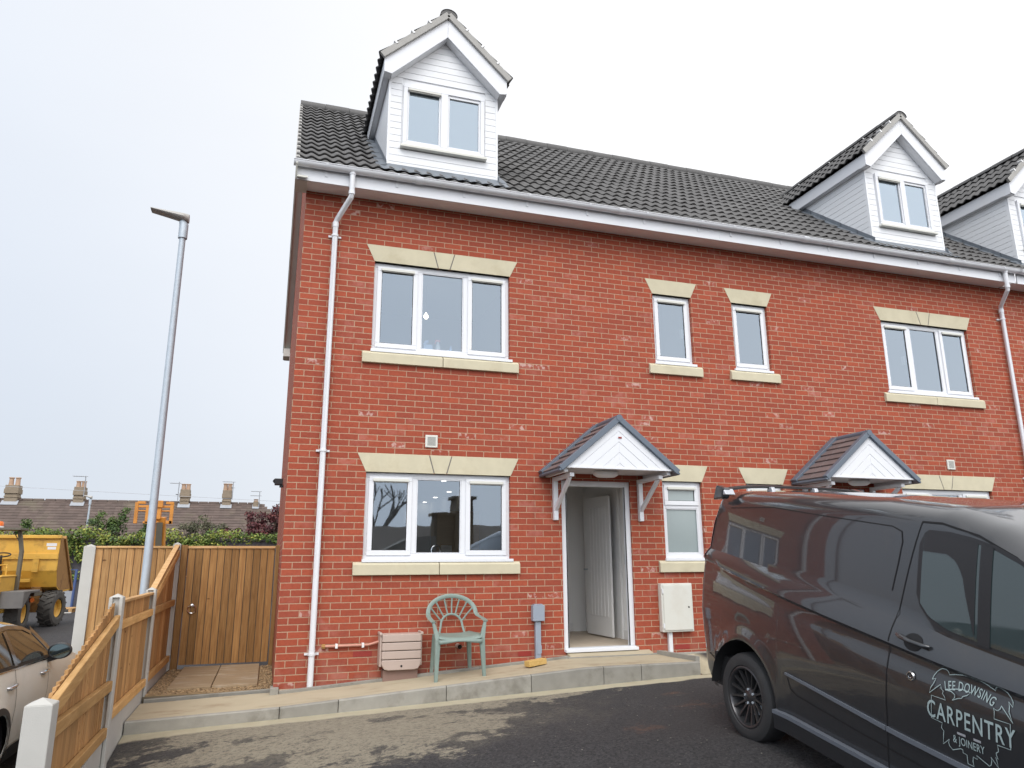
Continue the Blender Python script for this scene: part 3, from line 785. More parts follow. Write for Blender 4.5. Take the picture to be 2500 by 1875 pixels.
def canopy(house, H, cx, light=True):
    yf = -.70; hw = .735; z0 = 1.255; ap = 1.855; m = (ap - z0) / hw
    # boarded gable and soffit are the carrying part
    a = MB(); a.prism([(cx - hw, z0), (cx + hw, z0), (cx, ap)], 'y', yf + .012, yf + .05)
    a.box(cx - hw + .01, cx + hw - .01, yf + .05, -.002, z0 + .004, z0 + .02)
    for sx in (-1, 1):
        xa = cx + sx * (hw - .012)
        a.box(min(xa, xa - sx * .05), max(xa, xa - sx * .05), yf + .05, -.002, z0 - .055, z0 + .003)
    o = a.build('porch_canopy', 'upvc', house, H=H)
    c = MB()                                 # chevron boards
    k = 0; t = .105; gap = .0035
    while True:
        za = ap - k * t * 1.28 - (0 if k == 0 else 0); zi = za - t * 1.28 + gap * 1.1
        if za <= z0 + .03: break
        for sx in (-1, 1):
            x_out = (za - z0) / m; x_in = max(0, (zi - z0) / m)
            poly = [(cx, za), (cx + sx * x_out, z0)]
            if zi > z0: poly += [(cx + sx * x_in, z0), (cx, zi)]
            else: poly += [(cx, z0)]
            c.prism(poly, 'y', yf + .005, yf + .011)
        k += 1
    c.box(cx - hw - .01, cx + hw + .01, yf - .006, yf + .013, z0 - .012, z0 + .012)
    c.build('gable_board', 'upvc', o, bevel=.002, seg=1, H=H)
    if H[0] == 0: mk = MB(); mk.r = .4; mk.box(cx - .01, cx + .035, yf - .003, yf - .0005, z0 + .375, z0 + .395); mk.build('red_fleck', 'airbrick', o, H=H)
    # slopes: shallow tile steps, smooth side trims, wall flashing
    e = hw + .050; ez = z0 - .022; rz = ez + e * m; L = math.hypot(e, e * m)
    tl = MB(); tr = MB(); fl = MB()
    for sx in (-1, 1):
        up = Vector((-sx, 0, m)).normalized(); nn = Vector((sx * m, 0, 1)).normalized()
        b0 = Vector((cx + sx * e, 0, ez))
        n = 7; g = L / n
        for i in range(n):
            p = b0 + up * (i * g); q = b0 + up * ((i + 1) * g)
            xw = .0
            Y0, Y1 = yf + .02, -.06
            for seg in range(2):
                tl.r = random.random()
                ya = Y0 + (Y1 - Y0) * seg / 2 + .002; yb = Y0 + (Y1 - Y0) * (seg + 1) / 2 - .002
                v = [p + nn * .034, q + nn * .014, q - nn * .01, p - nn * .01]
                pts = [Vector((w.x, ya, w.z)) for w in v] + [Vector((w.x, yb, w.z)) for w in v]
                tl.add(pts, [(0, 1, 2, 3), (7, 6, 5, 4), (0, 4, 5, 1), (3, 7, 4, 0), (2, 6, 7, 3), (1, 5, 6, 2)])
        # raked front trim
        p = b0 - up * .012; q = b0 + up * (L + .0)
        for mb, ya, yb, th in ((tr, yf - .035, yf + .045, .075), (fl, -.125, -.004, .10)):
            v = [p + nn * (th * .55), q + nn * (th * .55), q - nn * .03, p - nn * .03]
            pts = [Vector((w.x, ya, w.z)) for w in v] + [Vector((w.x, yb, w.z)) for w in v]
            mb.add(pts, [(0, 1, 2, 3), (7, 6, 5, 4), (0, 4, 5, 1), (3, 7, 4, 0), (2, 6, 7, 3), (1, 5, 6, 2)])
        for d in (.12, .42, .72, .96):
            w = b0 + up * (L * d) + nn * .075
            fl.tube([Vector((w.x, -.09, w.z)) , Vector((w.x, -.09, w.z)) + nn * .006], .011, 6)
        tr.beam(b0 - up * .012 + Vector((0, yf - .03, 0)) - nn * .004, b0 - up * .012 + Vector((0, -.005, 0)) - nn * .004, .055, .03, nn)
    tr.tube([(cx, yf - .04, rz + .012), (cx, -.01, rz + .012)], .042, 10)
    tl.build('canopy_tiles', 'grp_tile', o, bevel=.004, seg=1, H=H)
    tr.build('canopy_trim', 'grp', o, bevel=.006, H=H)
    fl.build('wall_flashing', 'grp', o, bevel=.006, H=H)
    for sx in (-1, 1):
        bx = cx + sx * .605
        b = MB()
        b.box(bx - .030, bx + .030, -.062, -.001, .655, z0 - .055)
        b.box(bx - .030, bx + .030, yf + .09, -.063, z0 - .105, z0 - .056)
        b.beam((bx, -.045, .79), (bx, yf + .16, z0 - .10), .042, .050, (0, 1, .3))
        b.build('canopy_bracket', 'upvc', o, bevel=.006, H=H)
    if light:
        lm = MB(); mt = Matrix.Translation((cx - .05, -.38, z0 + .003)) @ Matrix.Diagonal((1, .62, 1, 1))
        lm.lathe([(.001, -.085), (.12, -.078), (.165, -.052), (.175, -.02), (.155, 0)], 24, mt)
        lm.build('porch_light', 'white', o, H=H)
    return o

def downpipe(house, H, x_top, x, dirt=False):
    pts = [(x_top, -.385, 4.90), (x_top, -.385, 4.60), (x_top - .004, -.375, 4.555), (x + .02, -.085, 4.385), (x, -.060, 4.34), (x, -.058, -1.195 if H[1] > 0 else -1.0)]
    d = MB(); d.tube(pts, .034, 14)
    for z in (4.58, 4.39): pass
    d.tube([(x_top, -.385, 4.63), (x_top, -.385, 4.585)], .040, 14)
    d.tube([(x, -.058, 4.335), (x, -.058, 4.27)], .040, 14)
    d.tube([(x_top, -.385, 4.94), (x_top, -.385, 4.85)], [.055, .040], 14)
    o = d.build('downpipe', 'upvc', house, H=H)
    for z in (4.155, 1.428, -.838):
        c = MB(); c.tube([(x, -.058, z - .013), (x, -.058, z + .013)], .043, 14); c.box(x - .078, x + .078, -.022, -.001, z - .012, z + .012)
        c.build('pipe_clip', 'upvc', o, H=H)
    return o

def gutter(house, H, x0, x1):
    g = MB(); y, z, r = -.395, 4.925, .058
    P = []
    for x in (x0, x1):
        P.append([(x, y + r * math.cos(a), z + r * math.sin(a)) for a in [math.pi + i * math.pi / 12 for i in range(13)]])
    g.grid(P)
    P2 = [[(p[0], y + (p[1] - y) * .93, z + (p[2] - z) * .93) for p in row] for row in P]
    g.grid([P2[1], P2[0]])
    for x in (x0, x1):
        g.add([(x, y + r * math.cos(a), z + r * math.sin(a)) for a in [math.pi + i * math.pi / 12 for i in range(13)]], [tuple(range(13))])
    g.tube([(x0, y - r, z), (x1, y - r, z)], .007, 6); g.tube([(x0, y + r, z), (x1, y + r, z)], .007, 6)
    o = g.build('gutter', 'upvc', house, H=H)
    x = x0 + .38
    while x < x1:
        b = MB()
        A = [(x, y + (r + .006) * math.cos(a), z + (r + .006) * math.sin(a)) for a in [math.pi - .1 + i * (math.pi + .2) / 10 for i in range(11)]]
        B = [(x + .028, p[1], p[2]) for p in A]
        b.grid([A, B]); b.box(x, x + .028, -.345, -.334, 4.80, 4.93)
        x += .88
        b.build('gutter_bracket', 'upvc', o, H=H)
    u = MB()
    for x in (x0 + 1.55, x0 + 4.4):
        A = [[(xx, y + (r + .008) * math.cos(a), z + (r + .008) * math.sin(a)) for a in [math.pi + i * math.pi / 12 for i in range(13)]] for xx in (x - .05, x + .05)]
        u.grid(A)
    u.build('gutter_joint', 'upvc', o, H=H)
    return o

def house(ox, sgn, label, door_open, end_gable, xd, rooms, dflip):
    H = (ox, sgn)
    hs = thing('terraced_house', label, 'house', (ox, 0, -1.2), 'houses of the new brick terrace')
    WU = (.9, 2.71, 2.7, 3.9); WL = (.9, 2.71, .15, 1.2); SU = (4.873, 5.497, 2.85, 3.9); SLW = (4.873, 5.485, .15, 1.2)
    DR = (3.40, 4.385, -.935, 1.172)
    ops = [WU, WL, SU, SLW, DR]
    wl = wall_with_openings(0, W, -1.45, 4.80, ops)
    rw = MB(); rw.quad((W, 8, -1.45), (0, 8, -1.45), (0, 8, 4.8), (W, 8, 4.8)); rw.build('rear_wall', 'brick', hs, H=H)
    if end_gable:
        wl.add([(0, 8, -1.45), (0, 0, -1.45), (0, 0, 4.8), (0, 0, zr(0) - .1), (0, 4, zr(4) - .1), (0, 8, zr(0) - .1)], [(0, 1, 2, 3, 4, 5)])
    wall = wl.build('brick_wall', 'brick', hs, H=H)
    # windows with dressings
    for w, big in ((WU, True), (WL, True), (SU, False), (SLW, False)):
        stone_sill(hs, H, w[0], w[1], w[2] - .15, w[2], big)
        lintel(hs, H, w[0], w[1], w[3], w[3] + .225, big)
    three_light(hs, H, *WU)
    three_light(hs, H, *WL, glass='kitchen_glass')
    three_light(hs, H, *SU, kind='single')
    three_light(hs, H, *SLW, kind='fan', frostlow=True)
    # eaves
    xg0 = -.15 if end_gable else 0.
    e = MB(); e.box(xg0 + .02, W, -.335, -.315, 4.715, 4.905)
    e.build('fascia_board', 'upvc', hs, bevel=.003, H=H)
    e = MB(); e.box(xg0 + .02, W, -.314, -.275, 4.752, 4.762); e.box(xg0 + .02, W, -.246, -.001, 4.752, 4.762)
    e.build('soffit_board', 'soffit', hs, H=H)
    e = MB(); x = xg0 + .03
    e.box(xg0 + .02, W, -.275, -.246, 4.768, 4.774)
    e.build('soffit_vent', 'black', hs, H=H)
    e = MB()
    while x < W:
        e.box(x, x + .010, -.275, -.246, 4.752, 4.760); x += .030
    e.build('soffit_vent', 'upvc_dull', hs, H=H)
    gutter(hs, H, xg0 - .025, W)
    # main roof
    up = Vector((0, 1, SL)).normalized(); nn = Vector((0, -SL, 1)).normalized()
    Ls = math.hypot(RIDGE_Y + .41, (RIDGE_Y + .41) * SL); nc = 16
    t = MB()
    spans = [[(xg0, W)] for _ in range(nc)]
    pantiles(t, (0, -.41, zr(-.41)), (1, 0, 0), up, nn, spans, Ls / nc)
    rf = t.build('tiled_roof', 'tile', hs, H=H)
    t = MB(); t.quad((W, 8.4, zr(-.4)), (xg0, 8.4, zr(-.4)), (xg0, 4, zr(4)), (W, 4, zr(4))); t.build('rear_roof_slope', 'tile', rf, H=H)
    t = MB(); x = xg0; k = 0
    while x < W - .01:
        t.tube([(x, 4, zr(4) - .005 + .005 * (k % 2)), (min(x + .445, W), 4, zr(4) - .005 + .005 * (k % 2))], .105, 14); x += .45; k += 1
    t.build('ridge_tile', 'tile', rf, H=H)
    if end_gable:
        v = MB()
        for s_, y0 in ((1, -.40), (-1, 8.40)):
            a = Vector((xg0 + .012, y0, zr(-.4) - .115)); b = Vector((xg0 + .012, 4, zr(4) - .115))
            v.beam(a, b, .02, .20, (0, -s_ * SL, 1))
            a2 = a + Vector((.075, 0, -.075)); b2 = b + Vector((.075, 0, -.075))
            v.beam(a2, b2, .125, .012, (0, -s_ * SL, 1))
        v.box(xg0 + .002, 0 - .002, -.33, -.001, 4.715, 4.75)
        v.box(xg0 + .002, 0 - .002, 8.001, 8.36, 4.715, 4.90)
        v.build('verge_board', 'upvc_dull', hs, bevel=.003, H=H)
        v = MB()
        for s_, y0 in ((1, -.40), (-1, 8.40)):
            v.beam((xg0 + .015, y0, zr(-.4) + .0), (xg0 + .015, 4, zr(4) + .0), .05, .06, (0, -s_ * SL, 1))
        v.build('verge_mortar', 'verge', rf, H=H)
        q = MB(); q.box(-.135, -.012, 3.2, 3.36, 1.335, 1.43); q.prism([(-.165, 1.395), (-.135, 1.43), (-.135, 1.36)], 'y', 3.2, 3.36); q.box(-.06, -.001, 3.22, 3.34, 1.30, 1.335)
        q.build('security_light', 'black', hs, bevel=.006, H=H)
    dormer(hs, H, xd, dflip)
    canopy(hs, H, 3.91)
    if ox == 0: downpipe(hs, H, .535, .382)
    elif sgn < 0: downpipe(hs, H, .30, .105)
    # kitchen extract grille
    gx = 1.604
    g = MB(); g.box(gx, gx + .155, -.022, -.001, 1.522, 1.677)
    vo = g.build('wall_vent', 'upvc_dull', hs, bevel=.006, H=H)
    g = MB()
    for i in range(9):
        z = 1.548 + i * .0122; g.box(gx + .026, gx + .129, -.0235, -.021, z, z + .0045)
    g.build('vent_slot', 'black', vo, H=H)
    # meter cupboard on the wall right of the door
    b = MB(); b.box(4.726, 5.185, -.085, -.001, -.745, -.140)
    bo = b.build('meter_cupboard', 'upvc_dull', hs, bevel=.010, H=H)
    b = MB(); b.box(4.752, 5.165, -.097, -.086, -.722, -.160); dd = b.build('cupboard_door', 'upvc_dull', bo, bevel=.005, H=H)
    b = MB(); b.tube([(5.115, -.101, -.44), (5.115, -.096, -.44)], .011, 10); b.build('cupboard_lock', 'dark', dd, H=H)
    b = MB()
    for z in (-.235, -.665): b.box(4.735, 4.752, -.100, -.086, z - .03, z + .03)
    b.build('cupboard_hinge', 'upvc', bo, H=H)
    b = MB(); b.box(4.83, 4.885, -.045, -.001, -1.03, -.746); b.build('cable_duct', 'upvc', hs, bevel=.004, H=H)
    for x0, x1, z0 in ((.838, 1.048, -.893), (2.80, 2.97, -.968), (4.94, 5.15, -.968)):
        b = MB(); b.box(x0, x1, -.004, .01, z0, z0 + .062); b.build('air_brick', 'airbrick', hs, bevel=.003, H=H)
    # front door
    f = MB(); x0, x1, z0, z1 = DR
    f.box(x0, x0 + .068, .03, .10, z0 + .035, z1); f.box(x1 - .068, x1, .03, .10, z0 + .035, z1); f.box(x0 + .068, x1 - .068, .03, .10, z1 - .072, z1)
    f.box(x0, x1, .0, .12, z0, z0 + .035); f.box(x0 + .008, x1 + .012, -.045, .0, z0 - .01, z0 + .028)
    df = f.build('door_frame', 'upvc', hs, bevel=.004, H=H)
    f = MB(); f.box(x0 + .068, x0 + .082, .028, .034, z0 + .04, z1 - .07); f.box(x1 - .082, x1 - .068, .028, .034, z0 + .04, z1 - .07); f.build('door_seal', 'black', df, H=H)
    if door_open:
        f = MB(); f.box(x0 + .074, x0 + .122, .12, .99, z0 + .05, z1 - .08); fd = f.build('front_door', 'upvc', hs, bevel=.004, H=H)
        f = MB(); f.tube([(x0 + .122, .90, .02), (x0 + .165, .90, .02), (x0 + .165, .80, .02)], .011, 8); f.build('door_handle', 'chrome', fd, H=H)
    else:
        f = MB(); f.box(x0 + .07, x1 - .07, .045, .085, z0 + .04, z1 - .074)
        f.box(x0 + .19, x1 - .19, .038, .045, .25, z1 - .20); f.box(x0 + .19, x1 - .19, .038, .045, z0 + .2, .10)
        fd = f.build('front_door', 'upvc_dull', hs, bevel=.004, H=H)
        f = MB(); f.tube([(x1 - .13, .045, .02), (x1 - .13, -.005, .02), (x1 - .23, -.005, .02)], .011, 8); f.build('door_handle', 'chrome', fd, H=H)
    # rooms behind the glass
    if rooms:
        y0 = .124
        room(hs, H, .15, 3.2, y0, 3.6, 1.9, 4.45); room_front(hs, H, .15, 3.2, 1.9, 4.45, WU, y0 - .001)
        room(hs, H, 4.2, 5.7, y0, 2.6, 1.9, 4.4); room_front(hs, H, 4.2, 5.7, 1.9, 4.4, SU, y0 - .001)
        room(hs, H, .15, 3.3, y0, 7.9, -.93, 1.47, 'kitchen', 'hallfloor'); room_front(hs, H, .15, 3.3, -.93, 1.47, WL, y0 - .001, 'kitchen')
    if door_open:
        room(hs, H, 3.33, 4.62, .101, 2.15, -.905, 1.42, 'hall', 'hallfloor', 'hallway')
    return hs

h1 = house(0, 1, 'red brick end house with its front door open and a plastic chair outside', True, True, 1.775, True, 1)
h2 = house(11.69, -1, 'red brick middle house, front door shut, ground floor partly hidden by the van', False, False, 1.83, True, -1)
h3 = house(11.69, 1, 'red brick house at the far right edge, only its dormer and wall end in view', False, False, 1.43, False, 1)
h3['label'] = 'third red brick house beyond the right-hand downpipe, mostly out of frame'

# details peculiar to the end house
H1 = (0, 1)
b = MB(); b.tube([(.50, -.02, -.764), (.535, -.03, -.764), (1.0, -.03, -.764), (1.06, -.035, -.748), (1.13, -.05, -.728)], .015, 10)
cp = b.build('gas_pipe', 'copper', h1)
b = MB(); b.tube([(.49, -.012, -.766), (.53, -.022, -.766)], .026, 8); b.build('pipe_collar', 'rust', cp)
b = MB()
for x in (.648, .941): b.box(x - .014, x + .014, -.048, -.001, -.79, -.74)
b.build('pipe_clip', 'white', cp, bevel=.004)
# semi-concealed meter box with boarded face
b = MB(); pr = [(0., -.64), (-.17, -.655), (-.19, -.70), (-.19, -.99), (-.165, -1.03), (0., -1.03)]
zs = [-.645, -.735, -.826, -.918, -1.035]
for z1, z0 in zip(zs, zs[1:]):
    za = z0 + .008
    yf0 = -.205
    last = z0 < -1.0
    if last: b.prism([(1.135, z1), (1.575, z1), (1.575, za + .06), (1.545, za + .01), (1.50, za), (1.21, za), (1.165, za + .01), (1.135, za + .06)], 'y', yf0, -.003)
    else: b.box(1.135, 1.575, yf0, -.003, za, z1)
b.box(1.112, 1.135, -.18, -.002, -.99, -.645); b.box(1.575, 1.590, -.18, -.002, -.99, -.645)
b.box(1.105, 1.135, -.205, -.003, -.655, -.625); b.box(1.57, 1.60, -.205, -.003, -.655, -.625)
gm = b.build('gas_meter_box', 'beige_box', h1, bevel=.008)
b = MB(); b.box(1.16, 1.55, -.15, -.002, -1.16, -1.03); b.build('meter_box_plinth', 'beige_dark', gm)
b = MB(); b.tube([(1.355, -.209, -.985), (1.355, -.204, -.985)], .012, 10); b.build('box_lock', 'dark', gm)
# grey service post by the door
b = MB(); b.box(2.968, 3.118, -.085, -.003, -.56, -.375); b.box(2.985, 3.101, -.07, -.003, -.374, -.362); so = b.build('service_box', 'grey_plastic', h1, bevel=.010)
b = MB(); b.box(3.008, 3.078, -.055, -.003, -1.0, -.561); b.build('service_duct', 'grey_plastic', so, bevel=.005)
b = MB(); b.prism([(3.022, -.94), (3.030, -.80), (3.056, -.79), (3.082, -.85), (3.082, -.93), (3.06, -.95)], 'y', -.062, -.0555); b.build('duct_patch', 'grey_plastic', so, bevel=.003)
b = MB(); b.tube([(2.046, -.002, -.812), (2.052, -.10, -.818)], .027, 14, cap=False); b.tube([(2.0521, -.095, -.818), (2.0525, -.0951, -.818)], .024, 14)
wp = b.build('waste_pipe', 'beige_box', h1)
b = MB(); b.tube([(2.0525, -.1005, -.818), (2.0526, -.1015, -.818)], .021, 14); b.build('pipe_bore', 'dark', wp)
# hallway: ledged inner door ajar, skirting, sockets
b = MB(); ang = R(93.6)
def dl(u, v, z): return (4.47 + u * math.cos(ang) + v * math.sin(ang), .87 + u * math.sin(ang) - v * math.cos(ang), z)
def dbox(mb, u0, u1, v0, v1, z0, z1):
    P = [dl(u, v, z) for z in (z0, z1) for v in (v0, v1) for u in (u0, u1)]
    mb.add(P, [(0, 2, 3, 1), (4, 5, 7, 6), (0, 1, 5, 4), (2, 6, 7, 3), (0, 4, 6, 2), (1, 3, 7, 5)])
dbox(b, 0, .76, 0, .03, -.885, 1.07)
for i in range(6): dbox(b, .09 + i * .098, .09 + i * .098 + .088, -.008, -.0005, -.62, .92)
for i in range(6): dbox(b, .09 + i * .098, .09 + i * .098 + .088, .0305, .038, -.62, .92)
idr = b.build('inner_door', 'inner_door', h1, bevel=.004)
b = MB(); b.tube([dl(.70, -.004, .03), dl(.70, -.06, .03), dl(.60, -.06, .03)], .010, 8); b.build('door_handle', 'steel', idr)
b = MB(); b.box(3.34, 3.36, .13, 2.1, -.904, -.78); b.box(3.4, 4.40, 2.125, 2.145, -.904, -.78); b.box(4.598, 4.618, .13, .80, -.904, -.78); b.build('skirting', 'inner_door', h1, bevel=.004)
b = MB(); b.box(4.585, 4.618, .80, .87, -.904, 1.41); b.build('architrave', 'inner_door', h1, bevel=.004)
b = MB(); b.box(4.605, 4.618, .62, .71, .10, .24); b.build('light_switch', 'white', h1, bevel=.004)
# lights and fittings seen through the end house's windows
b = MB(); b.lathe([(.001, -.035), (.024, -.03), (.037, 0), (.028, .025), (.015, .045), (.001, .07)], 16, Matrix.Translation((1.963, 2.0, 3.91))); pb = b.build('light_bulb', 'bulb', h1)
b = MB(); b.tube([(1.963, 2.0, 3.98), (1.963, 2.0, 4.44)], .006, 6); b.build('lamp_flex', 'white', pb)
for x, y in ((2.56, 3.18), (3.1, 5.12), (3.11, 6.44), (3.14, 7.75)):
    b = MB(); b.lathe([(.0005, 0), (.042, 0)], 14, Matrix.Translation((x, y, 1.462))); b.build('ceiling_spotlight', 'spot', h1)
b = MB(); b.box(.2, 3.2, .16, .62, -.93, -.02); b.box(.2, .85, 5.2, 6.19, -.93, 1.2); b.box(2.55, 3.29, 3.6, 4.1, -.93, 1.0); kc = b.build('kitchen_units', 'wood', h1, bevel=.004)
b = MB(); b.tube([(1.80, .42, -.02), (1.80, .42, .29)] + [(1.80 + .056 * (1 - math.cos(a)), .42, .29 + .06 * math.sin(a)) for a in [i * math.pi / 8 for i in range(1, 9)]] + [(1.912, .42, .2)], .011, 8); b.build('kitchen_tap', 'chrome', kc)
b = MB(); b.box(2.62, 2.80, 3.55, 3.60, .10, .42); b.build('wall_oven', 'white', kc, bevel=.005)
b = MB(); b.box(.9, 2.71, .136, .30, 2.79, 2.815); b.build('inner_sill', 'white', h1)
# ------------------------------------------------------------------ things on the bedroom sill
t = thing('spray_bottle', 'spray bottle with red trigger behind the upper left window pane', 'bottle', (1.785, .21, 2.816))
b = MB(); b.lathe([(.001, 2.816), (.032, 2.818), (.034, 2.88), (.026, 2.915), (.012, 2.935), (.012, 2.952)], 14, Matrix.Translation((1.785, .21, 0))); b.build('bottle', 'white', t)
b = MB(); b.lathe([(.0345, 2.818), (.0355, 2.845), (.0345, 2.846)], 14, Matrix.Translation((1.785, .21, 0))); b.build('label_band', 'red', t)
b = MB(); b.box(1.745, 1.815, .195, .225, 2.953, 2.985); b.beam((1.755, .21, 2.955), (1.745, .21, 2.925), .014, .012, (0, 1, 0)); b.build('trigger', 'red', t, bevel=.006)
t = thing('tissue_pack', 'pale blue roll pack on the sill behind the upper left window', 'pack', (1.645, .21, 2.816))
b = MB(); b.box(1.585, 1.712, .16, .26, 2.816, 2.905); b.build('wrapper', 'paleblue', t, bevel=.02, seg=3)
b = MB(); b.tube([(1.60, .21, 2.90), (1.625, .21, 2.94), (1.655, .21, 2.955), (1.66, .21, 2.93)], [.02, .024, .018, .006], 8); b.build('loose_sheet', 'paleblue', t)
b = MB(); b.lathe([(.001, 2.816), (.019, 2.818), (.02, 2.88), (.010, 2.895), (.010, 2.916), (.001, 2.917)], 12, Matrix.Translation((1.957, .21, 0)))
tag(b.build('small_bottle', 'paleblue'), 'small blue bottle standing right of the spray bottle on the sill', 'bottle')

# ------------------------------------------------------------------ ground
def struct(o): return tag(o, kind='structure')
g = MB(); g.quad((-700, -700, -2.6), (700, -700, -2.6), (700, 700, -2.6), (-700, 700, -2.6)); struct(g.build('ground', 'earth'))
def sheet(name, mt, xs, ys, fz):
    P = [[(x, y, fz(x, y)) for x in xs] for y in ys]
    m = MB(); m.grid(P); return struct(m.build(name, mt))
def rng(a, b, n): return [a + (b - a) * i / n for i in range(n + 1)]
sheet('forecourt_tarmac', 'tar', rng(-1.30, 6, 49) + [7, 9, 12, 18, 30], [-30, -24, -18, -14, -12] + rng(-10.5, -.87, 52) , tar_z)
sheet('forecourt_apron', 'tar', rng(4.79, 6, 6) + [8, 12, 18, 30], rng(-.86, 0, 8), tar_z)
def rz_(x, y):
    z = road_z(y)
    if x > -1.75 and y < 2.2: z -= .0
    return z
sheet('road', 'road', [-80, -50, -30, -20, -15, -12, -10, -8, -6, -5, -4, -3, -2.4, -1.9, -1.38], rng(-30, 2.14, 16) + [3, 5, 7, 9, 11, 13, 16, 20, 23.9], rz_)
sheet('road', 'road', [-1.38, -.6, 0, .3], [2.32, 5, 9, 13, 18, 23.9], lambda x, y: road_z(y) + .0)
# bank under the path edge down to the lower ground
b = MB(); b.box(-1.30, 0, .14, 2.2, -1.75, -1.215); struct(b.build('yard_ground', 'earth'))
# path: gently climbing concrete with edging strips and a chunky kerb
xs = rng(-1.30, 4.74, 34)
P = [[(x, y, path_z(x) - .012 * (-y) - .002 * math.sin(x * 5 + y * 9)) for x in xs] for y in (-.825, -.6, -.35, -.1, .045)]
m = MB(); m.grid(P)
struct(m.build('path', 'path'))
m = MB(); k = 0
x = -1.30
joints = [-1.30, .0 + .02, .46, 1.33, 2.22, 3.38, 3.90, 4.79]
joints = [-1.30, .06, .62, 1.72, 2.66, 3.52, 3.99, 4.76]
for a, b_ in zip(joints, joints[1:]):
    m.r = random.random()
    a2, b2 = a + .004, b_ - .004
    n = 4
    v = []
    for i in range(n + 1):
        xx = a2 + (b2 - a2) * i / n
        zt = path_z(xx) - .006; zb = tar_z(xx, -.87) - .1
        v.append([(xx, -.875, zb), (xx, -.875, zt - .012), (xx, -.865, zt), (xx, -.825, zt + .002), (xx, -.825, zb)])
    m.grid(v, smooth=False)
    m.add(v[0], [(0, 1, 2, 3, 4)]); m.add(v[-1], [(4, 3, 2, 1, 0)])
struct(m.build('kerb', 'concrete', angle=20))
m = MB()
def edging(x0, x1, y0, y1, up, lz=None):
    n = max(1, int((x1 - x0) / .9)) if x1 - x0 > .5 else 1
    for i in range(n):
        m.r = random.random()
        a = x0 + (x1 - x0) * i / n + .002; b_ = x0 + (x1 - x0) * (i + 1) / n - .002
        v = [[(xx, y0, path_z(xx) - .1), (xx, y0, path_z(xx) + up - .006), (xx, y0 + .008, path_z(xx) + up), (xx, y1 - .008, path_z(xx) + up), (xx, y1, path_z(xx) + up - .006), (xx, y1, path_z(xx) - .1)] for xx in (a, b_)]
        m.grid(v, smooth=False); m.add(v[0], [tuple(range(6))]); m.add(v[1], [tuple(range(6))[::-1]])
edging(.06, 3.40, -.125, -.075, .03)
edging(3.40, 4.62, -.125, -.075, .018)
edging(-1.28, -.02, .09, .14, .03)
m.r = .7; m.box(-.03, .055, -.14, .10, -1.33, -1.165)
# return edging at the right-hand end of the path
for (xa, ya, xb, yb) in ((4.64, -.10, 4.77, -.80),):
    v = []
    for (x, y) in ((xa, ya), (xb, yb)):
        v.append([(x - .025, y, -1.12), (x - .025, y, -.955), (x + .03, y, -.955), (x + .03, y, -1.16)])
    m.grid(v, smooth=False); m.add(v[0], [(0, 1, 2, 3)]); m.add(v[1], [(3, 2, 1, 0)])
edging(4.66, 6.4, -.07, -.03, .0)
struct(m.build('path_edging', 'concrete', angle=20))
m = MB()
m.box(.06, 3.40, -.074, -.001, -1.4, -1.19)
v = [[(x, y, z) for (y, z) in ((-.120, -.985), (-.01, -.950))] for x in (3.43, 4.60)]
m.prism([(-.122, -1.05), (-.122, -.978), (-.004, -.948), (-.004, -1.05)], 'x', 3.43, 4.56)
m.prism([(3.25, -1.05), (3.43, -1.05), (3.43, -.975), (3.40, -.985)], 'y', -.07, -.004)
struct(m.build('doorstep', 'path', bevel=.006))
# paving slabs and gravel by the side gate
for i, (xa, xb, xc, xd_) in enumerate(((-1.09, -.63, -1.10, -.655), (-.615, -.155, -.645, -.165))):
    for j, (ya, yb) in enumerate(((.40, 1.28), (1.292, 2.16))):
        b = MB(); b.r = random.random()
        b.prism([(xc, ya), (xd_, ya), (xd_, yb), (xc, yb)], 'z', -1.215, -1.178 + .003 * (i + j))
        tag(b.build('paving_slab', 'slab', bevel=.006), ['front left', 'back left', 'front right', 'back right'][i * 2 + j] + ' buff paving slab leading to the wooden side gate', 'paving slab', 'paving slabs by the side gate')
b = MB()
for (x0, x1, y0, y1, n) in ((-1.27, -1.11, .15, 2.15, 420), (-.145, -.01, .15, 2.15, 380), (-1.1, -.15, .15, .39, 330)):
    for _ in range(n):
        b.r = random.random()
        r = random.uniform(.008, .017); c = Vector((random.uniform(x0, x1), random.uniform(y0, y1), -1.208 + random.uniform(0, .012)))
        q = [c + Vector((dx * r * random.uniform(.7, 1.2), dy * r * random.uniform(.7, 1.2), dz * r * .7)) for dx, dy, dz in ((1, 0, 0), (-1, 0, 0), (0, 1, 0), (0, -1, 0), (0, 0, 1), (0, 0, -1))]
        b.add(q, [(0, 2, 4), (2, 1, 4), (1, 3, 4), (3, 0, 4), (2, 0, 5), (1, 2, 5), (3, 1, 5), (0, 3, 5)])
b.box(-1.28, -.005, .145, 2.17, -1.235, -1.204)
tag(b.build('gravel', 'pebble'), 'gravel strips beside the paving slabs', 'gravel', kind='stuff')

# ------------------------------------------------------------------ timber block
b = MB(); b.add([], [])
t = Matrix.Translation((2.89, -.375, -1.022)) @ Matrix.Rotation(R(22), 4, 'Z') @ Matrix.Rotation(R(-3.5), 4, 'Y')
v = [t @ Vector((x, y, z)) for z in (0, .062) for y in (-.045, .045) for x in (-.135, .135)]
b.r = .6; b.add(v, [(0, 2, 3, 1), (4, 5, 7, 6), (0, 1, 5, 4), (2, 6, 7, 3), (0, 4, 6, 2), (1, 3, 7, 5)])
tag(b.build('timber_offcut', 'fresh', bevel=.004), 'short yellow timber offcut lying on the path below the grey service box', 'timber offcut')

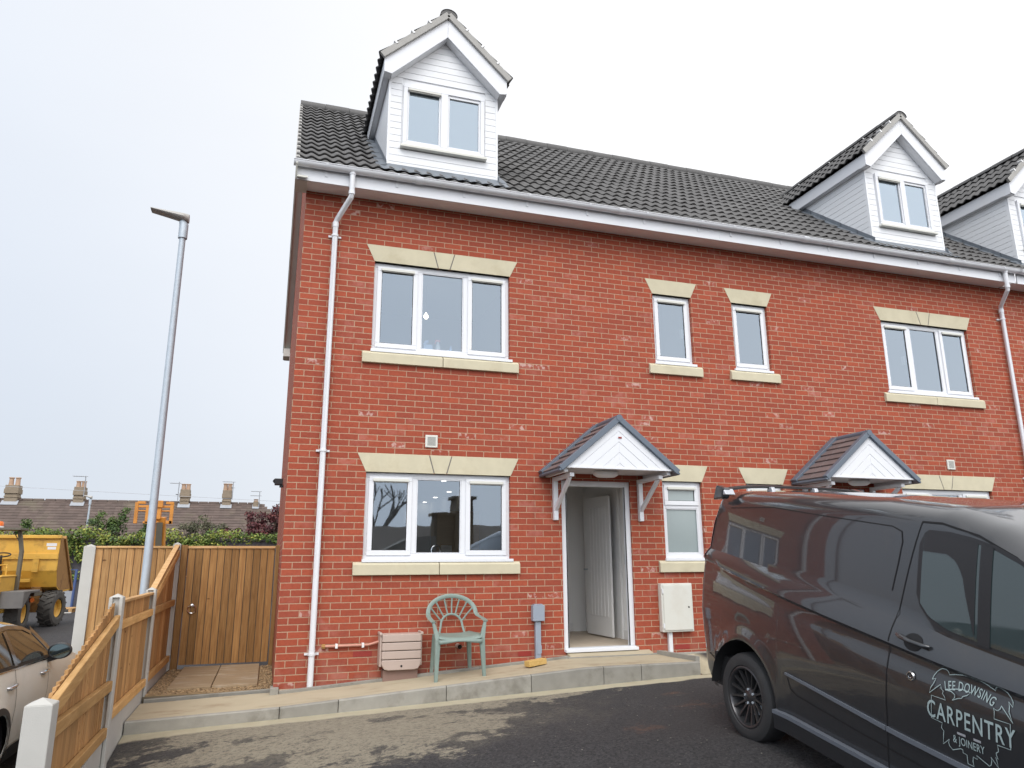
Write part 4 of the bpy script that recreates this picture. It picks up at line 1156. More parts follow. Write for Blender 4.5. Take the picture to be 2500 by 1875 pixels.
# ------------------------------------------------------------------ plastic garden chair
def chair():
    ox, oy = 1.945, -.33
    gz = lambda x: path_z(x) + .0
    t = thing('garden_chair', 'faded green plastic garden chair against the brick wall', 'chair', (ox, oy, gz(ox)))
    zs = -.668; zt = -.245
    # back hoop flowing into the arms: flattened section
    def hoop(pts, w, h, name, mt='chair', up=(0, -1, 0)):
        m = MB()
        P = []
        n = len(pts)
        for i, p in enumerate(pts):
            p = Vector(p); d = (Vector(pts[min(i + 1, n - 1)]) - Vector(pts[max(i - 1, 0)])).normalized()
            ww = w[i] if isinstance(w, list) else w
            u = Vector(up[i] if isinstance(up, list) else up)
            s_ = d.cross(u).normalized(); u = s_.cross(d).normalized()
            P.append([p + s_ * (ww / 2 * math.cos(a)) + u * (h / 2 * math.sin(a)) for a in [k * math.pi / 5 for k in range(10)]])
        m.grid(P, close=True)
        m.add(P[0], [tuple(range(10))[::-1]]); m.add(P[-1], [tuple(range(10))])
        return m
    A = [i * math.pi / 18 for i in range(19)]
    back = [(ox + .285 * math.cos(math.pi - a), -.075 - .06 * (1 - math.sin(a)), -.435 + .19 * math.sin(a)) for a in A]
    left = [(ox - .30, -.52, -.505), (ox - .305, -.42, -.487), (ox - .30, -.30, -.475), (ox - .292, -.20, -.462)]
    right = [(2 * ox - p[0], p[1], p[2]) for p in left[::-1]]
    pts = left + back + right
    ups = [(0, 0, 1)] * 4 + [(0, -1, .0)] * 19 + [(0, 0, 1)] * 4
    ups[3] = ups[23] = (0, -.5, .8); ups[4] = ups[22] = (0, -.8, .5)
    m = hoop(pts, [.058] * 4 + [.05] * 19 + [.058] * 4, .016, 'hoop', up=ups)
    m.build('back_hoop', 'chair', t)
    # small inner arch and the fan of spokes
    m = MB()
    ia = [(ox + .128 * math.cos(math.pi - a), -.085 - .03 * (1 - math.sin(a)), -.575 + .125 * math.sin(a)) for a in A]
    ia = [(ox - .150, -.14, zs + .01)] + ia + [(ox + .150, -.14, zs + .01)]
    P = hoop(ia, .026, .014, 'arch'); m.add(P.v, P.f[:]);  m.fs = [True] * len(m.f)
    for k, a in enumerate([R(22), R(47), R(72), R(90 + 3), R(113), R(136), R(160)]):
        p = Vector((ox - .128 * math.cos(a), -.082 - .03 * (1 - math.sin(a)), -.575 + .125 * math.sin(a)))
        q = Vector((ox - .278 * math.cos(a * .98 + .02), -.075 - .06 * (1 - math.sin(a)), -.435 + .185 * math.sin(a)))
        md = (p + q) / 2 + Vector((0, .012, 0))
        h = hoop([p, md, q], .019, .012, 'spoke'); n0 = len(m.f); m.add(h.v, h.f); m.fs[n0:] = [True] * (len(m.f) - n0)
    m.build('back_spokes', 'chair', t)
    # dished seat with rolled front edge
    P = []
    for j in range(11):
        y = -.575 + .445 * j / 10
        row = []
        for i in range(15):
            f = -1 + 2 * i / 14
            hwid = .245 - .04 * (j / 10)
            z = zs + .012 - .018 * (1 - f * f) * math.sin(math.pi * min(1, j / 9)) + (-.035 * max(0, 1 - j / 1.5)) + .02 * abs(f) ** 4
            row.append((ox + hwid * f, y, z))
        P.append(row)
    m = MB(); m.grid(P)
    so = m.build('seat', 'chair', t); so.modifiers.new('thick', 'SOLIDIFY').thickness = .010
    m = MB()
    fr = [(ox - .245 + .49 * i / 12, -.578 - .008 * math.sin(math.pi * i / 12), zs - .055 - .012 * math.cos(2 * math.pi * i / 12)) for i in range(13)]
    tp = [(p[0], p[1] + .004, zs - .022) for p in fr]
    m.grid([fr, tp]); m.build('seat_apron', 'chair', t).modifiers.new('thick', 'SOLIDIFY').thickness = .008
    # legs: channel-like, widest at the seat; the front ones rise to carry the arms
    def leg(top, mid, bot, w0, w1, w2):
        m = MB(); P = []
        for p, w in ((top, w0), (mid, w1), (bot, w2)):
            p = Vector(p)
            P.append([p + Vector((dx * w, dy * w * .8, 0)) for dx, dy in ((-.5, -.5), (.5, -.5), (.5, .5), (-.5, .5))])
        m.grid(P, smooth=False, close=True); m.add(P[0], [(3, 2, 1, 0)]); m.add(P[-1], [(0, 1, 2, 3)])
        return m.build('leg', 'chair', t, bevel=.010)
    for s_ in (-1, 1):
        xl = ox + s_ * .275
        zb = path_z(ox + s_ * .265) - .008
        leg((ox + s_ * .298, -.50, -.508), (ox + s_ * .252, -.535, zs - .02), (ox + s_ * .272, -.565, zb), .034, .062, .040)
        leg((ox + s_ * .200, -.15, zs + .005), (ox + s_ * .205, -.135, zs - .09), (ox + s_ * .228, -.10, path_z(ox + s_ * .22) - .003), .06, .056, .040)
    return t
chair()

# ------------------------------------------------------------------ fences, gate
def post(parent, cx, cy, zt, zb, slot='y', w=.105, d=.118):
    """concrete H-post with a weathered pyramid top; slots face along the fence"""
    m = MB(); hw, hd = w / 2, d / 2
    sl = .028; so = .026
    if slot == 'y': prof = [(-hw, -hd), (-so, -hd), (-so, -hd + sl), (so, -hd + sl), (so, -hd), (hw, -hd), (hw, hd), (so, hd), (so, hd - sl), (-so, hd - sl), (-so, hd), (-hw, hd)]
    else: prof = [(-hd, -hw), (hd, -hw), (hd, -so), (hd - sl, -so), (hd - sl, so), (hd, so), (hd, hw), (-hd, hw), (-hd, so), (-hd + sl, so), (-hd + sl, -so), (-hd, -so)]
    prof = [(cx + a, cy + b) for a, b in prof]
    if slot: m.prism(prof, 'z', zb, zt - .03)
    else: m.box(cx - hw, cx + hw, cy - hd, cy + hd, zb, zt - .03)
    X, Y = (hw, hd) if slot in ('y', None) else (hd, hw)
    b = [(cx - X, cy - Y, zt - .0301), (cx + X, cy - Y, zt - .0301), (cx + X, cy + Y, zt - .0301), (cx - X, cy + Y, zt - .0301), (cx, cy, zt)]
    m.add(b, [(0, 1, 4), (1, 2, 4), (2, 3, 4), (3, 0, 4), (3, 2, 1, 0)])
    return m.build('fence_post', 'post', parent, bevel=.005)
def fdx(y): return .115 * max(0., (PY[2] - y) / (PY[2] - PY[3]))
PY = [2.2, .22, -1.74, -4.20]
def boards_y(parent, x, y0, y1, ztop, zbot, saw=False):
    """feather-edged vertical boards along y; the face with the rails looks towards +x"""
    m = MB(); n = int(round(abs(y1 - y0) / .098)); w = (y1 - y0) / n
    for i in range(n):
        m.r = random.random()
        a = y0 + i * w + (0 if saw else .002); b_ = a + w * 1.22
        if not saw: b_ = y0 + i * w + w - .007
        if i == n - 1: b_ = y0 + i * w + w
        zt = ztop(a + w / 2) + (random.uniform(-.004, .004) if saw else 0)
        dz = ztop(a) - ztop(a + w)
        za, zb_ = (zt, zt) if saw else (ztop(a), ztop(min(b_, y1)))
        # wedge section
        v = [(x + .002, a, zbot(a)), (x + .002, b_, zbot(b_)), (x - .007, b_, zbot(b_)), (x - .018, a, zbot(a)), (x + .002, a, za), (x + .002, b_, zb_), (x - .007, b_, zb_), (x - .018, a, za)]
        tw = random.uniform(-.003, .003)
        v = [(p[0] + fdx(p[1]) + (tw if k in (1, 2, 5, 6) else -tw), p[1], p[2]) for k, p in enumerate(v)]
        m.add(v, [(0, 1, 5, 4), (1, 2, 6, 5), (2, 3, 7, 6), (3, 0, 4, 7), (4, 5, 6, 7), (3, 2, 1, 0)])
    return m.build('boards', 'boards', parent)
FX = -1.33
fence = thing('side_fence', 'timber and concrete fence stepping down towards the cream car', 'fence', (FX, 0, -1.4))
PY = [2.2, .22, -1.74, -4.20]
post(fence, FX, PY[1], -.105, -1.75, w=.10); post(fence, FX, PY[2], -.10, -2.0, w=.105); post(fence, FX + .115, PY[3], -.535, -2.2, slot=None, w=.132, d=.132)
def rails(y0, y1, zf, h=.075, name='rail', dx=.024):
    m = MB(); m.r = random.random()
    a = Vector((FX + dx + fdx(y0), y0, zf(y0))); b_ = Vector((FX + dx + fdx(y1), y1, zf(y1)))
    m.beam(a, b_, .042, h); return m.build(name, 'rail', fence, bevel=.006)
def lerp(y0, z0, y1, z1): return lambda y: z0 + (z1 - z0) * (y - y0) / (y1 - y0)
# bay 1: steep top from the gate corner down to the third post
ya, yb = PY[1] + .04, PY[0] - .06
zt = lerp(ya, -.15, yb, .365)
boards_y(fence, FX - .004, ya, yb, zt, lambda y: -1.12)
rails(ya, yb, lambda y: zt(y) - .085, .085); rails(ya, yb, lambda y: -.36, .075); rails(ya, yb, lambda y: -1.06, .075)
m = MB(); m.r = .8; m.beam((FX + .004, ya, zt(ya) + .013), (FX + .004, yb, zt(yb) + .013), .062, .026); m.build('cap_rail', 'railx', fence, bevel=.004)
m = MB(); m.box(FX - .022, FX + .022, ya, yb, -1.7, -1.105); m.build('gravel_board', 'post', fence, bevel=.004)
# bay 2: level
ya, yb = PY[2] + .04, PY[1] - .04
boards_y(fence, FX - .004, ya, yb, lambda y: -.185, lambda y: -1.13)
rails(ya, yb, lambda y: -.365, .07); rails(ya, yb, lambda y: -1.075, .075)
m = MB(); m.r = .5; m.beam((FX + .004, ya, -.172), (FX + .004, yb, -.172), .06, .026); m.build('cap_rail', 'railx', fence, bevel=.004)
m = MB(); m.box(FX - .022, FX + .022, ya, yb, -1.95, -1.135); m.build('gravel_board', 'post', fence, bevel=.004)
# bay 3: saw-cut sloping top down to the nearest post
ya, yb = PY[3] + .05, PY[2] - .045
zt = lerp(ya, -.60, yb, -.165)
boards_y(fence, FX - .004, ya, yb, zt, lambda y: -1.24, saw=True)
rails(ya, yb, lerp(ya, -.635, yb, -.318), .095); rails(ya, yb, lerp(ya, -.735, yb, -.825), .078); rails(ya, yb, lerp(ya, -1.08, yb, -1.18), .078)
m = MB(); m.prism([(FX - .022 + fdx(ya), ya), (FX + .022 + fdx(ya), ya), (FX + .022, yb), (FX - .022, yb)], 'z', -2.1, -1.225); m.build('gravel_board', 'post', fence, bevel=.004)
ff = thing('boarded_fence', 'tall boarded fence bay left of the side gate, behind the street lamp', 'fence', (-1.8, 2.2, -1.3))
post(ff, -2.375, 2.2, .395, -1.9, slot=None, w=.14, d=.12); post(ff, FX, 2.2, .425, -1.6, slot=None, w=.10, d=.10)
def boards_x(parent, y, x0, x1, zt, zb, n, mt='boards'):
    m = MB(); w = (x1 - x0) / n
    for i in range(n):
        m.r = random.random()
        w_ = w * random.uniform(.93, 1.0) if i % 3 else w
        a = x0 + i * w + .004; b_ = x0 + i * w + w - .006
        tw = random.uniform(-.0025, .0025)
        v = [(a, y - .020 + tw, zb), (b_, y - .007 - tw, zb), (b_, y + .002, zb), (a, y + .002, zb), (a, y - .020 + tw, zt), (b_, y - .007 - tw, zt), (b_, y + .002, zt), (a, y + .002, zt)]
        m.add(v, [(0, 1, 5, 4), (1, 2, 6, 5), (2, 3, 7, 6), (3, 0, 4, 7), (4, 5, 6, 7), (3, 2, 1, 0)])
    m.r = 0.; m.m = 1; m.box(x0, x1, y + .0022, y + .0028, zb, zt - .01)  # dark sheet behind the boards paints the shade into their gaps
    return m.build('boards', [mt, 'bark'], parent)
boards_x(ff, 2.2, -2.31, -1.38, .345, -1.62, 10)
m = MB(); m.r = .7; m.box(-2.31, -1.38, 2.165, 2.225, .3455, .372); m.build('cap_rail', 'railx', ff, bevel=.003)
m = MB()
for z in (.2, -.55, -1.3): m.r = random.random(); m.box(-2.30, -1.39, 2.203, 2.245, z, z + .07)
m.build('rail', 'railx', ff)

gt = thing('side_gate', 'close-boarded wooden gate with ring latch between fence and brick house', 'gate', (-.62, 2.2, -1.2))
boards_x(gt, 2.2, -1.185, -.065, .340, -1.155, 12, 'gateboards')
m = MB(); m.r = .75; m.box(-1.19, -.06, 2.17, 2.225, .3405, .374); m.build('cap_rail', 'railx', gt, bevel=.003)
m = MB()
for z in (.15, -.45, -1.05): m.r = random.random(); m.box(-1.18, -.07, 2.203, 2.245, z, z + .08)
m.build('ledge', 'railx', gt)
m = MB(); m.r = .1; m.box(-1.275, -1.195, 2.17, 2.26, -1.3, .385); m.build('gate_post', 'gateboards', gt, bevel=.004)
m = MB(); m.r = .05; m.box(-.055, -.003, 2.17, 2.26, -1.3, .385); m.build('gate_post', 'gateboards', gt, bevel=.004)
m = MB()
m.lathe([(.001, .014), (.022, .012), (.026, 0)], 16, Matrix.Translation((-1.078, 2.186, -.405)) @ Matrix.Rotation(R(90), 4, 'X'))
ring = [(-1.078 + .052 * math.cos(a), 2.168 + .004 * math.sin(a), -.452 + .052 * math.sin(a)) for a in [i * 2 * math.pi / 20 for i in range(21)]]
m.tube(ring, .0065, 6)
m.build('ring_latch', 'chrome', gt)

# ------------------------------------------------------------------ street lamps
def lamp(label, x, y, z0, zt, r0, r1, arm, group=None, hd=None):
    t = thing('street_lamp', label, 'street lamp', (x, y, z0), group)
    m = MB(); m.tube([(x, y, z0), (x, y, z0 + 1.2), (x, y, z0 + 1.3), (x, y, zt - .25), (x, y, zt - .12)], [r0 * 1.25, r0 * 1.25, r0, r1, r1], 16)
    m.build('column', 'steel', t)
    ax = arm
    m = MB(); m.tube([(x, y, zt - .27), (x, y, zt - .06), (x + ax * .02, y, zt - .01)], [r1 * 1.45, r1 * 1.45, r1 * 1.2], 14)
    m.build('spigot', 'steel', t)
    m = MB()
    L = .50 if hd is None else hd
    P = []
    for i in range(9):
        f = i / 8
        hw_ = .12 * (1 - .25 * f) if i else .06
        hh = .082 * (1 - .72 * f)
        c = Vector((x + ax * (-.06 + L * f), y, zt + .02 + .085 * f))
        P.append([c + Vector((0, hw_ * math.cos(a), hh * math.sin(a) * (1.0 if math.sin(a) > 0 else .55))) for a in [k * math.pi / 8 for k in range(16)]])
    m.grid(P, close=True); m.add(P[0], [tuple(range(16))[::-1]]); m.add(P[-1], [tuple(range(16))])
    lo = m.build('lamp_head', 'steel_pale', t)
    return t
lamp('tall galvanised street lamp rising behind the stepped side fence', -1.615, 1.72, -1.73, 4.90, .054, .042, -1)
LOGO_PTS = [[[1.774, 0.982], [1.781, 1.004], [1.795, 1.027], [1.813, 1.043], [1.83, 1.053], [1.85, 1.056], [1.865, 1.051], [1.871, 1.042], [1.873, 1.032], [1.911, 1.044], [1.961, 1.054], [2.009, 1.056], [2.056, 1.053], [2.094, 1.044], [2.139, 1.027], [2.141, 1.041], [2.155, 1.051], [2.177, 1.05], [2.202, 1.036], [2.219, 1.018], [2.229, 0.999], [2.235, 0.976], [2.208, 0.994], [2.218, 0.972], [2.222, 0.951], [2.23, 0.928], [2.241, 0.902], [2.178, 0.966], [2.175, 0.949], [2.166, 0.941], [2.155, 0.938], [2.14, 0.944], [2.145, 0.929], [2.143, 0.892], [2.227, 0.894], [2.225, 0.771], [2.155, 0.769], [2.159, 0.753], [2.159, 0.738], [2.146, 0.727], [2.147, 0.716], [2.154, 0.7], [2.141, 0.704], [2.146, 0.693], [2.154, 0.657], [2.115, 0.696], [2.118, 0.675], [2.114, 0.657], [2.104, 0.647], [2.035, 0.674], [2.038, 0.655], [2.015, 0.659], [2.012, 0.635], [2.016, 0.611], [1.982, 0.613], [1.979, 0.656], [1.957, 0.658], [1.956, 0.675], [1.943, 0.674], [1.896, 0.651], [1.877, 0.664], [1.872, 0.681], [1.878, 0.699], [1.837, 0.66], [1.843, 0.709], [1.847, 0.732], [1.833, 0.743], [1.84, 0.772], [1.771, 0.776], [1.774, 0.897], [1.865, 0.898], [1.857, 0.915], [1.846, 0.926], [1.851, 0.942], [1.838, 0.949], [1.83, 0.97], [1.799, 0.941], [1.761, 0.906], [1.77, 0.936], [1.787, 0.966], [1.796, 0.992], [1.774, 0.982]], [[1.866, 0.953], [1.909, 0.969], [1.959, 0.981], [2.009, 0.979], [1.99, 0.959], [1.97, 0.949], [1.961, 0.936], [1.941, 0.93], [1.905, 0.91], [1.92, 0.927], [1.92, 0.944], [1.9, 0.954], [1.866, 0.953]]]
# ------------------------------------------------------------------ road vehicles
def rows_lerp(a, b, fr): return [a + (b - a) * f for f in fr]
def wheel(parent, cx, cy, r, rim, w, name='wheel', spokes=15, side=-1, alloy='alloy', steel=False):
    """wheel with its axis along local y; side -1: face towards -y. Parts: tyre carries rim and spokes"""
    mt = Matrix.Translation((cx, cy, r)) @ Matrix.Rotation(R(90 * (1 if side < 0 else -1)), 4, 'X')
    m = MB()
    prof = [(rim, -w * .40), (rim + .012, -w * .5), (rim + (r - rim) * .45, -w * .53), (r - .035, -w * .5), (r - .012, -w * .44), (r - .003, -w * .34), (r, -w * .15), (r, w * .15), (r - .003, w * .34), (r - .012, w * .44), (r - .035, w * .5), (rim + (r - rim) * .45, w * .53), (rim + .012, w * .5), (rim, w * .40)]
    m.lathe(prof, 48, mt)
    for k in range(3):
        pass
    o = m.build(name, 'rubber', parent, angle=30)
    m = MB()
    m.lathe([(rim, -w * .42), (rim, w * .42), (rim + .006, w * .47), (rim - .004, w * .485), (rim - .014, w * .47), (rim - .022, w * .38), (rim - .03, 0), (rim - .05, -w * .3)], 48, mt)
    m.lathe([(.0005, w * .31), (.032, w * .31), (.036, w * .30), (.075, w * .26), (.078, w * .1)], 24, mt)
    def P(rad, ang, z): return mt @ Vector((rad * math.cos(ang), rad * math.sin(ang), z))
    for k in range(spokes):
        a = 2 * math.pi * k / spokes
        hw0, hw1 = .013, .0085
        q = []
        for rad, hw_, zf, zb in ((.062, hw0, w * .275, w * .16), (rim * .55, hw1, w * .33, w * .22), (rim - .012, hw1 * 1.25, w * .43, w * .30)):
            n = hw_ / rad
            q.append([P(rad, a - n, zb), P(rad, a - n * .7, zf), P(rad, a + n * .7, zf), P(rad, a + n, zb)])
        m.grid(q, smooth=False, close=True)
    m.build('rim', alloy, o, angle=30)
    m = MB()
    m.lathe([(.0005, w * .12), (rim * .62, w * .10), (rim * .62, w * .02)], 24, mt); m.build('brake_disc', 'steel', o)
    m = MB(); m.lathe([(.0005, -w * .1), (rim - .03, -w * .1)], 24, mt); m.build('wheel_back', 'dark', o)
    m = MB()
    for k in range(5):
        a = 2 * math.pi * (k + .5) / 5
        m.tube([P(.054, a, w * .26), P(.054, a, w * .32)], .010, 8)
    m.build('wheel_nut', 'steel', o)
    return o

def smooth01(x): x = max(0., min(1., x)); return x * x * (3 - 2 * x)
# ---- the van: local x forward from the rear axle, y across from its right side, z up
PV = R(8.0)
VM = Matrix(((0, 1, 0, 3.45), (-math.cos(PV), 0, -math.sin(PV), -3.57), (-math.sin(PV), 0, math.cos(PV), -1.225), (0, 0, 0, 1)))
VW = 1.86
WB = 2.93; HUB = -.035; AR = .425; AZ = .33
def v_hl(s): return pl(s, [(-.75, 1.30), (-.31, 1.245), (.32, 1.195), (.9, 1.145), (1.46, 1.105), (1.85, 1.075), (2.6, 1.03), (3.6, .84)])
def v_hu(s): return pl(s, [(-.75, 1.385), (-.33, 1.372), (.5, 1.338), (.9, 1.322), (1.43, 1.283), (1.85, 1.21), (2.6, 1.14), (3.6, .90)])
def v_roof(s): return pl(s, [(-.75, 1.895), (-.4, 1.93), (.3, 1.955), (1.2, 1.965), (1.75, 1.945), (2.05, 1.86), (2.35, 1.70), (2.85, 1.36), (3.0, 1.265), (3.3, 1.20), (3.55, 1.08), (3.72, .80), (3.76, .60)])
def v_rear(h): return pl(h, [(.3, -.11), (1.0, -.15), (1.4, -.17), (1.9, -.24)]) + pl(h, [(.25, -.60), (.32, -.70), (.44, -.735), (.64, -.765), (.83, -.795), (1.1, -.79), (1.38, -.75), (1.6, -.68), (1.82, -.58), (1.9, -.52), (2., -.48)])
def v_t(s, h):
    hl, hu = v_hl(s), v_hu(s)
    if h <= hl:
        t = pl(h, [(.2, .035), (.36, .012), (.5, .004), (.62, .0), (.80, -.012), (.95, -.010), (hl - .05, .012), (hl - .012, .010), (hl, -.004)])
    elif h <= hu:
        f = (h - hl) / (hu - hl)
        t = -.004 + .066 * f ** 1.5
    else:
        f = (h - hu) / max(.05, 1.80 - hu)
        t = .062 + .038 * f + .024 * f ** 3.5
    t += .035 * (.95 - min(s, 1.6)) + .0705 * max(0., .4 - s) ** 2
    for c in (HUB, HUB + WB):
        d = math.hypot(s - c, h - AZ)
        t -= .026 * math.exp(-((d - AR - .02) / .055) ** 2) * (1 if d < AR + .3 else 0)
    sg = s - v_rear(h)
    rr = .10
    if sg < rr: t += rr - math.sqrt(max(0, rr * rr - (rr - max(0, sg)) ** 2))
    if s > 3.0: t += .42 * ((s - 3.0) / .76) ** 2
    if s > 1.75: t += .05 * smooth01((s - 1.75) / 1.6)
    return t
def v_bot(s):
    b = .25
    for c in (HUB, HUB + WB):
        if abs(s - c) < AR: b = max(b, AZ + math.sqrt(AR * AR - (s - c) ** 2))
    for c in (HUB, HUB + WB):
        q = abs(s - c) - AR
        if 0 <= q < .07: b = max(b, .25 + (AZ - .25) * smooth01(1 - q / .07))
    return b
van = thing('panel_van', 'dark grey panel van with carpentry lettering on its door, nose towards the camera', 'van', mtx=VM)
st = []
for c in (HUB, HUB + WB):
    st += [c + AR * math.cos(a) for a in [math.pi * k / 22 for k in range(23)]]
    st += [c - AR - .001, c + AR + .001, c - AR - .03, c + AR + .03]
st += rng(.5, 2.4, 26) + [3.4, 3.5, 3.6, 3.68, 3.73, 3.76] + [-.5, -.517, -.51, -.49, -.48, -.472]
st = sorted(x for x in st if x >= -.535 and x <= 3.76)
st2 = [st[0]]
for x in st[1:]:
    if x - st2[-1] > .0008: st2.append(x)
NREAR = 16
FL = [0, .03, .10, .2, .32, .45, .58, .70, .80, .88, .94, .975, 1]
FU = [0, .12, .3, .5, .7, .84, .93, 1.]
def v_section(s, rearf=None):
    """right half section; rearf 0..1 walks from the rear edge to s"""
    out = []
    top = v_roof(s)
    hl, hu = min(v_hl(s), top - .16), min(v_hu(s), top - .09)
    b = min(v_bot(s), hl - .02)
    rail = max(hu + .02, top - .145)
    hs = [b + (hl - b) * f for f in FL] + [hl + (hu - hl) * f for f in (.2, .5, .8, 1.)] + [hu + (rail - hu) * f for f in FU[1:]]
    for h in hs:
        ss_ = s
        if rearf is not None:
            r0 = v_rear(h); q = 1 - (1 - rearf) ** .6 if False else rearf
            ss_ = r0 + (s - r0) * q
        scale = 1.
        out.append((ss_, v_t(ss_, h), h))
    s_e, t_e, h_e = out[-1]
    # roll over on to the roof
    for k in range(1, 13):
        f = k / 12
        a = min(1, f / .42) * math.pi / 2
        tt = t_e + (VW / 2 - t_e) * (0.30 * (1 - math.cos(a)) if f <= .42 else .30 + .70 * (f - .42) / .58)
        hh = h_e + (top - h_e) * (.90 * math.sin(a) if f <= .42 else .90 + .10 * math.sin((f - .42) / .58 * math.pi / 2))
        ss_ = s
        if rearf is not None:
            r0 = v_rear(hh) ; ss_ = r0 + (s - r0) * rearf
        out.append((ss_, tt, hh))
    return out
cols = [v_section(-.54, (k / NREAR) ** 1.8) for k in range(NREAR)] + [v_section(s) for s in st2]
m = MB()
right = cols
left = [[(p[0], VW - p[1], p[2]) for p in c] for c in cols]
m.grid([c[::-1] for c in right])
m.grid(left)
# rear face and nose
rc = right[0] + left[0][-2::-1]
m.s = True
n = len(rc)
for j in range(len(right[0]) - 1):
    m.add([right[0][j], right[0][j + 1], left[0][j + 1], left[0][j]], [(0, 1, 2, 3)])
    m.add([right[-1][j], left[-1][j], left[-1][j + 1], right[-1][j + 1]], [(0, 1, 2, 3)])
m.s = False
vb = m.build('body', 'van', van, angle=28)
m = MB(); m.box(-.55, 3.5, .10, VW - .10, .30, .55); m.box(HUB + .46, HUB + WB - .46, .03, VW - .03, .28, .60)
for c in (HUB, HUB + WB):
    P = [[(c + (AR + .0) * math.cos(a), y, AZ + (AR + .0) * math.sin(a)) for a in [math.pi * k / 16 for k in range(17)]] for y in (.012, .45)]
    m.grid(P)
m.build('underbody', 'dark', van)
def vp(s, h, off=.003):
    """point on the right flank pushed outwards"""
    return (s, v_t(s, h) - off, h)
def vstrip(name, mt, f_lo, f_hi, s0, s1, n=24, rows=6, off=.003, parent=None, thick=0, smooth=True):
    P = []
    for i in range(n + 1):
        s = s0 + (s1 - s0) * i / n
        a, b_ = f_lo(s), f_hi(s)
        P.append([vp(s, a + (b_ - a) * j / rows, off) for j in range(rows + 1)])
    mm = MB(); mm.grid([c[::-1] for c in P], smooth=smooth)
    if thick:
        for edge in ([c[0] for c in P], [c[-1] for c in P]):
            mm.grid([edge, [(p[0], p[1] + thick, p[2]) for p in edge]], smooth=False)
        for c in (P[0], P[-1]): mm.grid([c, [(p[0], p[1] + thick, p[2]) for p in c]], smooth=False)
    return mm.build(name, mt, parent or van)
def vline(pts, w=.006, off=.0025, sub=6):
    """thin dark gap following the flank through (s,h) points"""
    Q = []
    for (a, b_), (c, d) in zip(pts, pts[1:]):
        for k in range(sub): Q.append((a + (c - a) * k / sub, b_ + (d - b_) * k / sub))
    Q.append(pts[-1])
    P = []
    for i, (s, h) in enumerate(Q):
        a = Q[max(0, i - 1)]; b_ = Q[min(len(Q) - 1, i + 1)]
        dx, dy = b_[0] - a[0], b_[1] - a[1]; L = math.hypot(dx, dy) or 1
        nx, ny = -dy / L * w / 2, dx / L * w / 2
        P.append([vp(s + nx, h + ny, off), vp(s - nx, h - ny, off)])
    mm = MB(); mm.grid(P, smooth=False); return mm
seam = vline([(1.435, .30), (1.443, .75), (1.456, 1.09), (1.472, 1.25), (1.543, 1.57), (1.602, 1.83)])
s2 = vline([(1.602, 1.832), (1.74, 1.835), (1.98, 1.79), (2.2, 1.70), (2.45, 1.52), (2.75, 1.26)], .010); seam.add(s2.v, s2.f)
s2 = vline([(2.62, .30), (2.64, .9), (2.75, 1.26)]); seam.add(s2.v, s2.f)
seam.build('door_gap', 'vanseam', vb)
pn = vline([(-.50, 1.765), (.16, 1.815), (.64, 1.80), (1.38, 1.785), (1.46, 1.76), (1.475, 1.70), (1.455, 1.56), (1.42, 1.40)], .007)
pn.build('panel_crease', 'vanseam', vb)  # flat dark strip painted on for the shade of the panel edge
s2 = vline([(-.70, .50), (-.62, .487), (-.39, .407)], .008); s2.build('bumper_gap', 'vanseam', vb)
# window: black surround, tinted glass, divider, deflector
WT = lambda s: pl(s, [(1.605, 1.70), (1.625, 1.765), (1.66, 1.79), (1.80, 1.792), (1.95, 1.775), (2.09, 1.745), (2.23, 1.69), (2.45, 1.54), (2.72, 1.29)])
WBt = lambda s: pl(s, [(1.605, 1.42), (1.63, 1.35), (1.70, 1.278), (1.82, 1.232), (2.04, 1.203), (2.23, 1.187), (2.72, 1.165)])
xs_w = None
vstrip('window_surround', 'black', WBt, WT, 1.606, 2.72, 40, 8, .004)
ins = .024
GT = lambda s: WT(s) - ins; GB = lambda s: WBt(s) + ins
vg = vstrip('side_window', 'vanglass', GB, GT, 1.636, 2.60, 36, 8, .007)
vstrip('window_pillar', 'black', lambda s: GB(s) - .01, lambda s: GT(s) + .01, 2.005, 2.075, 4, 8, .011, vg)
vstrip('wind_deflector', 'black', lambda s: pl(s, [(1.64, GT(1.64) - .085), (1.80, GT(1.80) - .10), (1.86, GT(1.86) - .125), (1.905, GT(1.905) - .19), (1.93, GT(1.93) - .30), (1.985, GB(1.985) + .02)]), lambda s: GT(s) + .002, 1.64, 1.985, 18, 6, .010, vg)
# mouldings
vstrip('rubbing_strip', 'strip', lambda s: pl(s, [(.485, .648), (1.44, .592), (2.5, .55)]), lambda s: pl(s, [(.485, .662), (.75, .652), (1.44, .618), (2.5, .578)]), .485, 1.436, 20, 3, .016, None, .014)
vstrip('rubbing_strip', 'strip', lambda s: pl(s, [(.485, .648), (1.44, .592), (2.5, .55)]), lambda s: pl(s, [(.485, .662), (.75, .652), (1.44, .618), (2.5, .578)]), 1.444, 2.48, 20, 3, .016, None, .014)
pc = vline([(.50, .63), (.53, .56), (.60, .535), (1.2, .50), (2.4, .46)], .010); pc.build('panel_crease', 'vanseam', vb)  # shade of the lower crease, painted as a dark strip
vstrip('side_skirt', 'van', lambda s: .245, lambda s: .362, .385, 2.45, 24, 4, .035, None, .05)
vstrip('skirt_lip', 'strip', lambda s: .352, lambda s: .378, .385, 2.45, 24, 2, .040, None, .04)
